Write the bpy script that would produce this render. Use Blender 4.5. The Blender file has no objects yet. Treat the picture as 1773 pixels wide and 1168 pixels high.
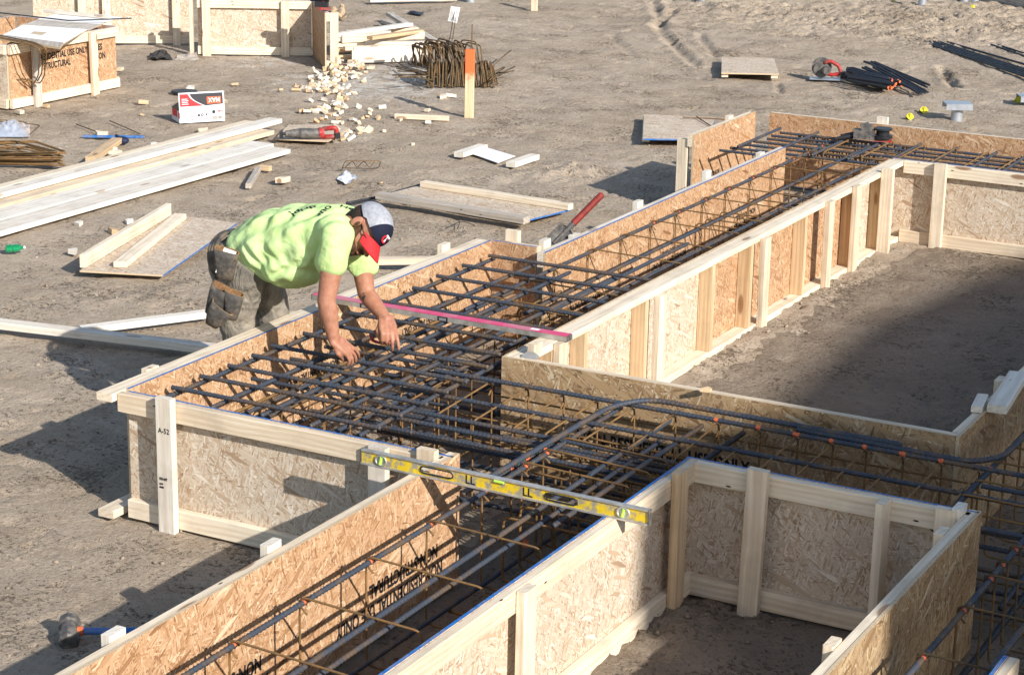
import bpy, bmesh, math, random
import numpy as np
from mathutils import Vector, Matrix, noise
random.seed(7); rng = np.random.RandomState(11)
S = bpy.context.scene
COL = S.collection
# ------------------------------------------------------------------ camera
FPX, PW, PH = 3641.67, 1773.0, 1168.0
CZ = 3.5713
cR = Vector((0.87803462, 0.47825068, 0.01820707)); cU = Vector((-0.14946050, 0.23786189, 0.95973084)); cF = Vector((-0.45466115, 0.84539814, -0.28033056))
cam = bpy.data.cameras.new("camera"); camo = bpy.data.objects.new("camera", cam); COL.objects.link(camo)
cam.sensor_width = 36; cam.lens = 36*FPX/PW; cam.clip_end = 3000; cam.clip_start = .1
m = Matrix((( cR.x, cU.x, -cF.x, 0), (cR.y, cU.y, -cF.y, 0), (cR.z, cU.z, -cF.z, CZ), (0, 0, 0, 1)))
camo.matrix_world = m
S.camera = camo
# ------------------------------------------------------------------ world, sun, exposure
SUN_EL, SUN_AZ = math.radians(27.3), math.radians(115.0)
W = bpy.data.worlds.new("World"); S.world = W; W.use_nodes = True
nt = W.node_tree; bg = nt.nodes['Background']
sky = nt.nodes.new('ShaderNodeTexSky'); sky.sky_type = 'NISHITA'; sky.sun_disc = False
sky.sun_elevation = SUN_EL; sky.sun_rotation = SUN_AZ
nt.links.new(sky.outputs[0], bg.inputs[0]); bg.inputs[1].default_value = 0.12
sl = bpy.data.lights.new("sun", 'SUN'); sl.energy = 4.8; sl.angle = math.radians(0.5); sl.color = (1.0, 0.955, 0.895)
so = bpy.data.objects.new("sun", sl); COL.objects.link(so)
sd = Vector((-math.sin(SUN_AZ)*math.cos(SUN_EL), -math.cos(SUN_AZ)*math.cos(SUN_EL), -math.sin(SUN_EL)))
so.rotation_euler = sd.to_track_quat('-Z', 'Y').to_euler(); so.location = (8, -4, 9)
S.view_settings.view_transform = 'Standard'; S.view_settings.look = 'None'; S.view_settings.gamma = 1
S.view_settings.exposure = 0.55
# ------------------------------------------------------------------ helpers
def ray(x, y): return cF + cR*((x-PW/2)/FPX) - cU*((y-PH/2)/FPX)
def at(x, y, z=0.0):                      # photo point -> point of the horizontal plane at height z
    v = ray(x, y); s = (z-CZ)/v.z; return Vector((v.x*s, v.y*s, z))
def aty(x, y, Y):
    v = ray(x, y); s = Y/v.y; return Vector((v.x*s, Y, CZ+v.z*s))
def link(name, me, parent=None, M=None, mats=None):
    o = bpy.data.objects.new(name, me); COL.objects.link(o)
    if mats:
        for mm in (mats if isinstance(mats, (list, tuple)) else [mats]): me.materials.append(mm)
    M = M or Matrix.Identity(4)
    WM[o.name] = M.copy()
    if parent: o.parent = parent; o.matrix_basis = WM[parent.name].inverted() @ M
    else: o.matrix_basis = M
    return o
WM = {}
def tag(o, label=None, cat=None, group=None, kind=None):
    if label: o['label'] = label
    if cat: o['category'] = cat
    if group: o['group'] = group
    if kind: o['kind'] = kind
    return o
def empty(name, loc, label, cat, group=None, rz=0.0, M=None):
    o = bpy.data.objects.new(name, None); COL.objects.link(o); o.empty_display_size = .1
    M = M or (Matrix.Translation(Vector(loc)) @ Matrix.Rotation(rz, 4, 'Z'))
    o.matrix_basis = M; WM[o.name] = M.copy()
    return tag(o, label, cat, group)
def frame(origin, ex, up=(0, 0, 1)):      # X along ex, Z as close to up as possible
    ex = Vector(ex).normalized(); up = Vector(up)
    ey = up.cross(ex).normalized(); ez = ex.cross(ey)
    return Matrix(((ex.x, ey.x, ez.x, origin[0]), (ex.y, ey.y, ez.y, origin[1]), (ex.z, ey.z, ez.z, origin[2]), (0, 0, 0, 1)))
class MB:
    def __init__(s): s.v = []; s.f = []; s.m = []; s.smooth = []
    def add(s, vs, fs, mi=0, sm=False):
        n = len(s.v); s.v += [tuple(v) for v in vs]; s.f += [tuple(i+n for i in f) for f in fs]
        s.m += (mi if isinstance(mi, list) else [mi]*len(fs)); s.smooth += [sm]*len(fs)
    def mesh(s, name):
        me = bpy.data.meshes.new(name); me.from_pydata(s.v, [], s.f)
        me.polygons.foreach_set('material_index', s.m); me.polygons.foreach_set('use_smooth', s.smooth)
        me.update(); return me
    def box(s, x0, x1, y0, y1, z0, z1, mi=0, M=None, c=0.0):
        if c <= 0:
            vs = [Vector(p) for p in ((x0,y0,z0),(x1,y0,z0),(x1,y1,z0),(x0,y1,z0),(x0,y0,z1),(x1,y0,z1),(x1,y1,z1),(x0,y1,z1))]
            fs = [(0,3,2,1),(4,5,6,7),(0,1,5,4),(2,3,7,6),(1,2,6,5),(3,0,4,7)]
        else:                              # long edges chamfered, length along X
            pr = [(y0+c,z0),(y1-c,z0),(y1,z0+c),(y1,z1-c),(y1-c,z1),(y0+c,z1),(y0,z1-c),(y0,z0+c)]
            vs = [Vector((x0,a,b)) for a,b in pr]+[Vector((x1,a,b)) for a,b in pr]
            fs = [tuple(range(7,-1,-1)), tuple(range(8,16))]+[(i,(i+1)%8,(i+1)%8+8,i+8) for i in range(8)]
        if M: vs = [M @ v for v in vs]
        s.add(vs, fs, mi)
    def cyl(s, p0, p1, r0, r1=None, n=16, mi=0, caps=True, sm=True):
        r1 = r0 if r1 is None else r1; p0 = Vector(p0); p1 = Vector(p1)
        F = frame((0,0,0), p1-p0, (0,0,1) if abs((p1-p0).normalized().z) < .95 else (0,1,0))
        ey = F.col[1].to_3d(); ez = F.col[2].to_3d()
        a = [2*math.pi*i/n for i in range(n)]
        s.add([p0+(ey*math.cos(t)+ez*math.sin(t))*r0 for t in a]+[p1+(ey*math.cos(t)+ez*math.sin(t))*r1 for t in a],
              [(i,(i+1)%n,(i+1)%n+n,i+n) for i in range(n)], mi, sm)
        if caps:
            s.add([p0+(ey*math.cos(t)+ez*math.sin(t))*r0 for t in a], [tuple(range(n-1,-1,-1))], mi)
            s.add([p1+(ey*math.cos(t)+ez*math.sin(t))*r1 for t in a], [tuple(range(n))], mi)
    def tube(s, path, rad, n=8, mi=0, closed=False, sm=True):
        P = [Vector(p) for p in path]; N = len(P)
        R_ = rad if hasattr(rad, '__len__') else [rad]*N
        MI = mi if hasattr(mi, '__len__') else [mi]*N
        T = []
        for i in range(N):
            a = P[i-1] if (i > 0 or closed) else P[i]; b = P[(i+1) % N] if (i < N-1 or closed) else P[i]
            T.append((b-a).normalized() if (b-a).length > 1e-9 else Vector((1,0,0)))
        up = Vector((0,0,1)) if abs(T[0].z) < .9 else Vector((0,1,0))
        e = up.cross(T[0]).normalized(); vs = []
        for i in range(N):
            e = (e - T[i]*e.dot(T[i])).normalized(); g = T[i].cross(e)
            for k in range(n):
                t = 2*math.pi*k/n; vs.append(P[i]+(e*math.cos(t)+g*math.sin(t))*R_[i])
        fs = []; ms = []
        for i in range(N if closed else N-1):
            j = (i+1) % N
            for k in range(n): fs.append((i*n+k, i*n+(k+1)%n, j*n+(k+1)%n, j*n+k)); ms.append(MI[i])
        if not closed: fs += [tuple(range(n-1,-1,-1)), tuple((N-1)*n+k for k in range(n))]; ms += [MI[0], MI[-1]]
        s.add(vs, fs, ms, sm)
    def ell(s, c, r, M=None, mi=0, nu=16, nv=10):
        vs = [Vector((0,0,1))]; 
        for j in range(1, nv):
            ph = math.pi*j/nv
            for i in range(nu): t = 2*math.pi*i/nu; vs.append(Vector((math.sin(ph)*math.cos(t), math.sin(ph)*math.sin(t), math.cos(ph))))
        vs.append(Vector((0,0,-1))); r = Vector(r) if hasattr(r,'__len__') else Vector((r,r,r))
        out = []
        for v in vs:
            q = Vector((v.x*r.x, v.y*r.y, v.z*r.z))
            if M: q = M @ q
            out.append(q+Vector(c))
        fs = [(0,1+i,1+(i+1)%nu) for i in range(nu)]
        for j in range(nv-2):
            for i in range(nu):
                a = 1+j*nu+i; b = 1+j*nu+(i+1)%nu; fs.append((a,a+nu,b+nu,b))
        e = len(vs)-1; fs += [(e,1+(nv-2)*nu+(i+1)%nu,1+(nv-2)*nu+i) for i in range(nu)]
        s.add(out, fs, mi, True)
def fillet(pts, r, closed=False, k=4):
    P = [Vector(p) for p in pts]; N = len(P); out = []
    for i in range(N):
        if not closed and i in (0, N-1): out.append(P[i]); continue
        a, b, c = P[i-1], P[i], P[(i+1) % N]
        d0 = (a-b); d1 = (c-b); rr = min(r, d0.length*.45, d1.length*.45)
        s0 = b+d0.normalized()*rr; s1 = b+d1.normalized()*rr
        for j in range(k+1):
            t = j/k; out.append(s0*(1-t)**2+b*2*t*(1-t)+s1*t*t)
    return out
def resample(path, step):
    P = [Vector(p) for p in path]; out = [P[0]]; 
    for i in range(len(P)-1):
        L = (P[i+1]-P[i]).length; n = max(1, int(round(L/step)))
        for j in range(1, n+1): out.append(P[i].lerp(P[i+1], j/n))
    return out
# ------------------------------------------------------------------ materials
def mat(name, rough=.8, spec=.3):
    m = bpy.data.materials.new(name); m.use_nodes = True; t = m.node_tree
    b = t.nodes['Principled BSDF']; b.inputs['Roughness'].default_value = rough
    b.inputs['Specular IOR Level'].default_value = spec
    return m, t, b
class G:                                  # tiny node-graph helper
    def __init__(s, t): s.t = t
    def n(s, k, **kw):
        x = s.t.nodes.new(k)
        for a, v in kw.items(): setattr(x, a, v)
        return x
    def l(s, a, b): s.t.links.new(a, b)
    def val(s, sock, v):
        if hasattr(v, 'links') or hasattr(v, 'is_linked'): s.l(v, sock)
        else: sock.default_value = v
    def math(s, op, a, b=0.0, c=None, clamp=False):
        x = s.n('ShaderNodeMath', operation=op); x.use_clamp = clamp; s.val(x.inputs[0], a); s.val(x.inputs[1], b)
        if c is not None: s.val(x.inputs[2], c)
        return x.outputs[0]
    def vmath(s, op, a, b=(0,0,0)):
        x = s.n('ShaderNodeVectorMath', operation=op); s.val(x.inputs[0], a); s.val(x.inputs[1], b); return x.outputs[0]
    def mapping(s, v, loc=(0,0,0), rot=(0,0,0), sc=(1,1,1)):
        x = s.n('ShaderNodeMapping'); s.l(v, x.inputs[0]); x.inputs[1].default_value = loc; x.inputs[2].default_value = rot; x.inputs[3].default_value = sc; return x.outputs[0]
    def noise(s, v, scale=5, det=3, rough=.55, dist=0, col=False):
        x = s.n('ShaderNodeTexNoise'); s.l(v, x.inputs['Vector']); x.inputs['Scale'].default_value = scale; x.inputs['Detail'].default_value = det
        x.inputs['Roughness'].default_value = rough; x.inputs['Distortion'].default_value = dist; return x.outputs[1 if col else 0]
    def voro(s, v, scale=5, feat='F1', dim='3D', rnd=1.0):
        x = s.n('ShaderNodeTexVoronoi', feature=feat, voronoi_dimensions=dim); s.l(v, x.inputs['Vector']); x.inputs['Scale'].default_value = scale
        x.inputs['Randomness'].default_value = rnd; return x
    def ramp(s, f, stops, interp='LINEAR'):
        x = s.n('ShaderNodeValToRGB'); s.l(f, x.inputs[0]); e = x.color_ramp.elements; x.color_ramp.interpolation = interp
        while len(e) < len(stops): e.new(.5)
        for i, (p, c) in enumerate(stops): e[i].position = p; e[i].color = (c[0],c[1],c[2],1) if hasattr(c,'__len__') else (c,c,c,1)
        return x.outputs[0]
    def mix(s, f, a, b, mode='MIX'):
        x = s.n('ShaderNodeMix', data_type='RGBA', blend_type=mode); s.val(x.inputs[0], f)
        for sk, v in ((x.inputs[6], a), (x.inputs[7], b)):
            if hasattr(v, '__len__') and not hasattr(v, 'is_linked'): sk.default_value = (v[0],v[1],v[2],1)
            else: s.l(v, sk)
        return x.outputs[2]
    def bump(s, h, dist=.01, strength=1.0, nrm=None):
        x = s.n('ShaderNodeBump'); s.l(h, x.inputs['Height']); x.inputs['Distance'].default_value = dist; x.inputs['Strength'].default_value = strength
        if nrm: s.l(nrm, x.inputs['Normal'])
        return x.outputs[0]
    def sep(s, v):
        x = s.n('ShaderNodeSeparateXYZ'); s.l(v, x.inputs[0]); return x.outputs
    def comb(s, a, b, c):
        x = s.n('ShaderNodeCombineXYZ'); s.val(x.inputs[0], a); s.val(x.inputs[1], b); s.val(x.inputs[2], c); return x.outputs[0]
    def obj(s): return s.n('ShaderNodeTexCoord').outputs['Object']
    def rnd(s): return s.n('ShaderNodeObjectInfo').outputs['Random']
def plain(name, col, rough=.7, spec=.3, metal=0, var=.12, scale=30, bump=0.0, dirt=None):
    m, t, b = mat(name, rough, spec); g = G(t); o = g.obj(); n = g.noise(o, scale, 4, .6)
    c0 = [max(0, c*(1-var)) for c in col]; c1 = [min(1, c*(1+var)) for c in col]
    c = g.ramp(n, [(.3, c0), (.7, c1)])
    if dirt:
        d = g.noise(o, scale*.35, 5, .65); c = g.mix(g.ramp(d, [(.45, 0), (.57, dirt[3])]), c, dirt[:3])
    g.l(c, b.inputs['Base Color']); b.inputs['Metallic'].default_value = metal
    if bump: g.l(g.bump(n, bump), b.inputs['Normal'])
    return m
def wood_mat(name, light, dark, knots=1.0, weather=0.0):
    m, t, b = mat(name, .72, .25); g = G(t); o = g.obj(); r = g.rnd()
    off = g.comb(g.math('MULTIPLY', r, 37.0), g.math('MULTIPLY', r, 11.0), g.math('MULTIPLY', r, 23.0))
    v = g.vmath('ADD', o, off)
    warp = g.noise(g.mapping(v, sc=(1.6, 5, 5)), 1.0, 2, .5, col=True)
    vw = g.vmath('ADD', v, g.vmath('MULTIPLY', g.vmath('SUBTRACT', warp, (.5,.5,.5)), (.0, .035, .035)))
    n1 = g.noise(g.mapping(vw, sc=(1.3, 55, 55)), 1.0, 3, .55)
    n2 = g.noise(g.mapping(vw, sc=(7, 260, 260)), 1.0, 2, .6)
    w = g.n('ShaderNodeTexWave', wave_type='RINGS', rings_direction='X'); g.l(g.mapping(vw, loc=(0,.11,.03), sc=(.12, 1, 1)), w.inputs[0])
    w.inputs['Scale'].default_value = 13; w.inputs['Distortion'].default_value = 6.0; w.inputs['Detail'].default_value = 2; w.inputs['Detail Scale'].default_value = .6
    f = g.math('ADD', g.math('MULTIPLY', n1, .62), g.math('ADD', g.math('MULTIPLY', n2, .22), g.math('MULTIPLY', w.outputs[1], .16)))
    tone = g.math('ADD', f, g.math('MULTIPLY', g.math('SUBTRACT', g.math('FRACT', g.math('MULTIPLY', r, 7.31)), .5), .22))
    c = g.ramp(tone, [(.25, dark), (.48, [(a+b_)/2 for a, b_ in zip(light, dark)]), (.62, light)])
    if knots:
        vo = g.voro(g.mapping(v, sc=(2.6, 9, 9)), 1.0, rnd=.9)
        k = g.ramp(vo.outputs['Distance'], [(.0, 1), (.13, .9), (.19, 0)])
        keep = g.math('GREATER_THAN', g.sep(vo.outputs['Color'])[0], .45)
        c = g.mix(g.math('MULTIPLY', g.math('MULTIPLY', k, keep), .85*knots), c, (.20,.085,.03))
        vn = g.voro(g.mapping(v, sc=(5, 16, 16)), 1.0); c = g.mix(g.math('MULTIPLY', g.ramp(vn.outputs['Distance'], [(.05, 1), (.075, 0)]), g.math('GREATER_THAN', g.sep(vn.outputs['Color'])[1], .72)), c, (.03,.025,.02))
    st = g.noise(v, 5, 4, .6)
    c = g.mix(g.math('MULTIPLY', g.ramp(st, [(.48, 0), (.70, 1)]), .28+weather), c, (.25, .20, .15) if weather < .1 else (.28, .27, .25))
    g.l(c, b.inputs['Base Color']); g.l(g.bump(n2, .0015), b.inputs['Normal'])
    return m
def osb_mat(name, cols, grit=0.0, size=1.0, stops=(.04,.2,.5,.8,.98), top=.74):
    m, t, b = mat(name, .68, .25); g = G(t); o = g.obj(); r = g.rnd(); xyz = g.sep(o)
    base = g.comb(g.math('ADD', xyz[0], g.math('MULTIPLY', r, 31.0)), g.math('ADD', xyz[2], g.math('MULTIPLY', r, 17.0)), g.math('MULTIPLY', xyz[1], .6))
    wob = g.noise(base, 9, 2, .5, col=True)
    base = g.vmath('ADD', base, g.vmath('MULTIPLY', g.vmath('SUBTRACT', wob, (.5,.5,.5)), (.022,.022,0)))
    val = None; hgt = None
    for i, (ang, sx, sy) in enumerate(((10, 13, 80), (-48, 15, 105), (67, 17, 95), (-12, 18, 140), (35, 22, 170), (-75, 24, 150), (22, 9, 60))):
        sx /= size; sy /= size; q = g.mapping(g.mapping(base, loc=(i*3.3, i*1.7, 0), rot=(0, 0, math.radians(ang))), sc=(sx, sy, 1))
        vo = g.voro(q, 1.0, dim='2D'); cs = g.sep(vo.outputs['Color'])
        fine = g.noise(g.mapping(q, sc=(.5, 6, 1)), 1.0, 2, .6)
        cv = g.math('ADD', g.math('MULTIPLY', cs[0], .8), g.math('MULTIPLY', fine, .22))
        if val is None: val = cv; hgt = cs[1]
        else:
            k = g.math('GREATER_THAN', cs[2], .52 if i < 3 else (top if i < 6 else .90))
            a = g.n('ShaderNodeMix', data_type='FLOAT'); g.l(k, a.inputs[0]); g.l(val, a.inputs[2]); g.l(cv, a.inputs[3]); val = a.outputs[0]
            a = g.n('ShaderNodeMix', data_type='FLOAT'); g.l(k, a.inputs[0]); g.l(hgt, a.inputs[2]); g.l(cs[1], a.inputs[3]); hgt = a.outputs[0]
    c = g.ramp(val, [(p_, c_) for p_, c_ in zip(stops, cols)])
    big = g.noise(base, 2.2, 3, .6); c = g.mix(g.ramp(big, [(.35, .0), (.7, .22)]), c, cols[1], 'MULTIPLY' if False else 'MIX')
    c = g.mix(g.ramp(g.noise(base, 70, 3, .65), [(.35, .22), (.55, 0)]), c, cols[1])
    if grit: c = g.mix(g.ramp(g.noise(base, 6, 5, .65), [(.45, 0), (.7, grit)]), c, (.36, .33, .29))
    g.l(c, b.inputs['Base Color']); g.l(g.bump(hgt, .004, .8), b.inputs['Normal'])
    return m
M_ = {}
M_['wood'] = wood_mat('fresh_lumber', (.76, .655, .50), (.57, .44, .30))
M_['wood_warm'] = wood_mat('warm_lumber', (.64, .47, .29), (.45, .30, .16))
M_['wood_white'] = wood_mat('white_lumber', (.74, .69, .60), (.58, .50, .40), .7)
M_['wood_grey'] = wood_mat('dusty_lumber', (.58, .52, .44), (.36, .30, .24), .5, .25)
M_['osb'] = osb_mat('osb_inner_face', ((.11,.045,.018), (.34,.18,.085), (.47,.275,.145), (.55,.365,.22), (.76,.60,.41)), .08, 1.0, (.05,.20,.48,.80,.98), .72)
M_['osb_pale'] = osb_mat('osb_outer_face', ((.20,.11,.06), (.44,.315,.205), (.56,.45,.335), (.62,.53,.415), (.79,.72,.61)), .12, .95, (.05,.20,.42,.74,.97), .72)
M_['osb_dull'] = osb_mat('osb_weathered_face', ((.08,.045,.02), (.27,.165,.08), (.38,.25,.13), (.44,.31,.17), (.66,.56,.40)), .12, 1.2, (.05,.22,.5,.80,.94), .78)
M_['osb_edge'] = plain('osb_cut_edge', (.52,.40,.26), .85, var=.25, scale=160)
M_['blue'] = plain('blue_edge_seal', (.015,.13,.40), .6, var=.25, scale=60, dirt=(.3,.25,.2,.35))
M_['steel'] = None
def steel_mat(name, base, rust, amt, rough=.5):
    m, t, b = mat(name, rough, .5); g = G(t); o = g.obj(); r = g.rnd()
    v = g.vmath('ADD', o, g.comb(g.math('MULTIPLY', r, 9.0), r, r))
    n = g.noise(v, 14, 5, .65); n2 = g.noise(v, 3.1, 3, .6)
    f = g.math('ADD', g.math('MULTIPLY', n, .55), g.math('MULTIPLY', n2, .45))
    c = g.mix(g.ramp(f, [(amt-.06, 1), (amt+.06, 0)]), base, rust)
    sp = g.noise(v, 90, 2, .6); c = g.mix(g.ramp(sp, [(.35, .25), (.6, 0)]), c, (base[0]*.4, base[1]*.4, base[2]*.4))
    g.l(c, b.inputs['Base Color']); g.l(g.ramp(n, [(.3, rough-.12), (.7, rough+.2)]), b.inputs['Roughness'])
    b.inputs['Metallic'].default_value = .12
    g.l(g.bump(sp, .0008), b.inputs['Normal']); return m
M_['steel'] = steel_mat('blue_grey_rebar_steel', (.045,.056,.076), (.13,.085,.05), .465, .62)
M_['rust'] = steel_mat('rusty_rebar_steel', (.15,.088,.034), (.24,.128,.042), .52, .8)
M_['black_steel'] = steel_mat('dark_rebar_steel', (.022,.024,.030), (.10,.07,.04), .33)
M_['brown_rust'] = steel_mat('olive_rust_steel', (.085,.060,.028), (.17,.095,.038), .50, .75)
M_['orange'] = plain('orange_marking_paint', (.62,.14,.05), .6, var=.35, scale=160)
M_['ink'] = plain('black_stencil_ink', (.012,.011,.012), .8, var=.1)
M_['black'] = plain('black_plastic', (.02,.02,.023), .45, var=.2)
M_['tool_red'] = plain('red_tool_plastic', (.36,.018,.018), .5, var=.3, scale=60, dirt=(.20,.15,.12,.5))
M_['white'] = plain('white_paper', (.80,.80,.80), .85, var=.05, scale=18)
M_['galv'] = plain('galvanised_steel', (.45,.48,.52), .4, .5, .6, var=.15, scale=12)
M_['alu'] = plain('worn_aluminium', (.50,.49,.46), .42, .5, .55, var=.2, scale=25, dirt=(.28,.25,.2,.5))
M_['yellow'] = plain('worn_yellow_paint', (.66,.47,.02), .5, var=.12, scale=70, dirt=(.27,.25,.21,.95))
M_['pink'] = plain('pink_level_paint', (.62,.06,.16), .5, var=.12, scale=20, dirt=(.42,.30,.30,.45))
M_['dark_tool'] = plain('scuffed_grey_tool', (.075,.07,.068), .55, var=.35, scale=60, dirt=(.25,.22,.18,.4))
def glassy(name, col, rough=.08, trans=.85):
    m, t, b = mat(name, rough, .5); b.inputs['Base Color'].default_value = (*col, 1); b.inputs['Transmission Weight'].default_value = trans
    g = G(t); g.l(g.bump(g.noise(g.obj(), 40, 3, .6), .004), b.inputs['Normal']); return m
M_['vial'] = plain('green_spirit_vial', (.45,.75,.10), .15, .5, var=.1)
M_['bottle'] = glassy('green_bottle_plastic', (.02,.42,.16), .12, .6)
M_['film'] = glassy('clear_plastic_film', (.80,.82,.86), .18, .55)
# ------------------------------------------------------------------ ground
def vnoise(x, y, seed):
    T = np.random.RandomState(seed).rand(256, 256)
    xi = np.floor(x).astype(int); yi = np.floor(y).astype(int); fx = x-xi; fy = y-yi
    fx = fx*fx*(3-2*fx); fy = fy*fy*(3-2*fy)
    a = T[xi % 256, yi % 256]; b_ = T[(xi+1) % 256, yi % 256]; c = T[xi % 256, (yi+1) % 256]; d = T[(xi+1) % 256, (yi+1) % 256]
    return (a*(1-fx)+b_*fx)*(1-fy)+(c*(1-fx)+d*fx)*fy-.5
def seg_d(X, Y, a, b):
    ax, ay = a; bx, by = b; L = (bx-ax)**2+(by-ay)**2
    t = np.clip(((X-ax)*(bx-ax)+(Y-ay)*(by-ay))/L, 0, 1)
    return np.hypot(X-ax-t*(bx-ax), Y-ay-t*(by-ay))
def ground_height(X, Y):
    h = np.zeros_like(X)
    for i, (s, a) in enumerate(((.5, .022), (1.7, .022), (4.3, .013), (9, .006), (19, .003))):
        c, n = math.cos(i*1.1), math.sin(i*1.1)
        h += a*vnoise((X*c-Y*n)*s+40, (X*n+Y*c)*s+90, i+3)
    lump = np.zeros_like(X)
    for (px, py, r, a) in ((1340, 20, 1.4, .05), (1420, 50, 1.2, .05), (1660, 60, 1.1, .09), (1600, 25, 1.5, .05), (965, 300, .35, .07), (1010, 292, .3, .05), (1230, 15, 1.0, .06),
                           (1215, 640, .35, .05), (1290, 585, .35, .05), (1370, 530, .4, .05), (1450, 490, .4, .05), (1530, 445, .5, .05), (1120, 1075, .3, .05), (1060, 1150, .3, .05),
                           (1300, 1090, .3, .03), (1190, 1068, .2, .05), (1735, 25, 1.5, .06), (150, 1150, .6, .02), (240, 510, .5, .03), (330, 420, .6, .02), (1500, 190, 1.0, .02)):
        P = at(px, py); lump += a*np.exp(-((X-P.x)**2+(Y-P.y)**2)/(r*r))
    rid = np.abs(vnoise(X*7, Y*7, 21))+np.abs(vnoise(X*15+3, Y*15, 22))*.7*1.0+np.abs(vnoise(X*3, Y*3, 23))*.4+np.abs(vnoise(X*24, Y*24, 24))*.5
    h += lump*(1.1-rid*1.3)
    wide = np.clip((Y-19)/8, 0, 1)*np.clip((X+12)/5, 0, 1)
    h += .6*wide*(.012*(.5-np.abs(vnoise(X*2.3, Y*2.3, 31))*2)+.022*np.clip(vnoise(X*6, Y*6, 32), -.1, 1)+.016*vnoise(X*13, Y*13, 33))
    for poly, w, a in ((((1165, 20), (1135, 45), (1160, 70), (1205, 112)), .06, .045), (((1210, 60), (1240, 98)), .05, .03), (((1130, 5), (1150, 50)), .06, .04), (((1630, 115), (1655, 150)), .05, .05), (((1345, 140), (1352, 160)), .03, .03), (((1100, 100), (1060, 60)), .05, .02)):
        for a0, b0 in zip(poly[:-1], poly[1:]):
            A = at(*a0); B = at(*b0); d = seg_d(X+.03*vnoise(X*6, Y*6, 5), Y+.03*vnoise(X*6, Y*6, 6), A.xy, B.xy)
            h -= a*np.exp(-(d/w)**2); h += a*.5*np.exp(-((d-w*1.8)/(w*.8))**2)*(.6+vnoise(X*10, Y*10, 7))
    # footprints: shallow ovals pressed in the damp soil
    rs = np.random.RandomState(5)
    for k in range(150):
        fx, fy, an = rs.uniform(-15, -5.2), rs.uniform(5, 24), rs.uniform(0, 3.14)
        if fx > -6.3: continue
        u = (X-fx)*math.cos(an)+(Y-fy)*math.sin(an); v = -(X-fx)*math.sin(an)+(Y-fy)*math.cos(an)
        q = (u/.15)**2+(v/.055)**2; h -= .009*np.exp(-q**2)-.004*np.exp(-(q-1.6)**2)
    h -= np.clip(vnoise(X*9, Y*9, 41)-.34, 0, 1)*.16+np.clip(vnoise(X*17, Y*17, 42)-.36, 0, 1)*.16
    h += np.clip(vnoise(X*12+5, Y*12, 43)-.34, 0, 1)*.10*np.clip(vnoise(X*.8, Y*.8, 44)+.4, 0, 1)
    near = np.clip((60-np.hypot(X, Y-15))/30, 0, 1)
    return h*near-.012
def axis_lines(a, b, step, far):
    c = list(np.arange(a, b+1e-6, step)); s = step; lo = [a]; hi = [c[-1]]
    while lo[-1] > a-far: s *= 1.35; lo.append(lo[-1]-s)
    s = step
    while hi[-1] < b+far: s *= 1.35; hi.append(hi[-1]+s)
    return np.array(lo[1:][::-1]+c+hi[1:])
xs = axis_lines(-16.5, -1.3, .030, 900); ys = axis_lines(5, 31, .038, 900)
X, Y = np.meshgrid(xs, ys); Z = ground_height(X, Y)
nx, ny = len(xs), len(ys)
me = bpy.data.meshes.new('ground'); me.vertices.add(nx*ny)
me.vertices.foreach_set('co', np.stack([X, Y, Z], -1).reshape(-1).astype(np.float32))
I, J = np.meshgrid(np.arange(nx-1), np.arange(ny-1)); q = (J*nx+I).reshape(-1)
idx = np.stack([q, q+1, q+nx+1, q+nx], -1).reshape(-1)
me.loops.add(len(idx)); me.loops.foreach_set('vertex_index', idx.astype(np.int32))
me.polygons.add(len(q)); me.polygons.foreach_set('loop_start', (np.arange(len(q))*4).astype(np.int32)); me.polygons.foreach_set('loop_total', np.full(len(q), 4, np.int32))
me.polygons.foreach_set('use_smooth', np.ones(len(q), bool)); me.update(calc_edges=True)
m, t, b = mat('damp_sandy_soil', .93, .12); g = G(t); o = g.obj()
n1 = g.noise(o, .55, 5, .6); n2 = g.noise(o, 3.2, 5, .65, .4); n3 = g.noise(o, 22, 5, .7); n4 = g.noise(o, 75, 3, .7)
tone = g.math('ADD', g.math('MULTIPLY', n1, .35), g.math('ADD', g.math('MULTIPLY', n2, .4), g.math('MULTIPLY', n3, .25)))
c = g.ramp(tone, [(.36, (.32,.245,.170)), (.47, (.42,.335,.245)), (.60, (.53,.435,.335))])
peb = g.voro(g.mapping(o, sc=(1, 1, 1)), 38); pk = g.ramp(peb.outputs['Distance'], [(.12, 1), (.22, 0)]); pc = g.sep(peb.outputs['Color'])
c = g.mix(g.math('MULTIPLY', pk, g.math('GREATER_THAN', pc[0], .86)), c, (.10,.08,.055))
c = g.mix(g.math('MULTIPLY', pk, g.math('LESS_THAN', pc[1], .05)), c, (.58,.54,.46))
c = g.mix(g.ramp(n4, [(.34, .5), (.42, 0)]), c, (.15,.11,.075))  # fine dark speckle, painted-in shade of tiny pits
n5 = g.noise(o, 34, 3, .75); clus = g.noise(o, 1.9, 3, .6); thr = g.math('ADD', n5, g.math('MULTIPLY', g.math('SUBTRACT', .5, clus), .55)); c = g.mix(g.ramp(thr, [(.32, .75), (.37, 0)]), c, (.10,.075,.05))  # clustered larger pits: their shade is put into the soil colour
n6 = g.noise(o, 55, 2, .6); thr2 = g.math('ADD', n6, g.math('MULTIPLY', g.math('SUBTRACT', .5, clus), .35)); c = g.mix(g.ramp(thr2, [(.32, .6), (.36, 0)]), c, (.10,.075,.05))  # smaller specks, also shade of pits painted dark
c = g.mix(g.ramp(g.noise(o, 1.1, 4, .6, .5), [(.42, .0), (.62, .45)]), c, (.33,.265,.20))
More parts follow.
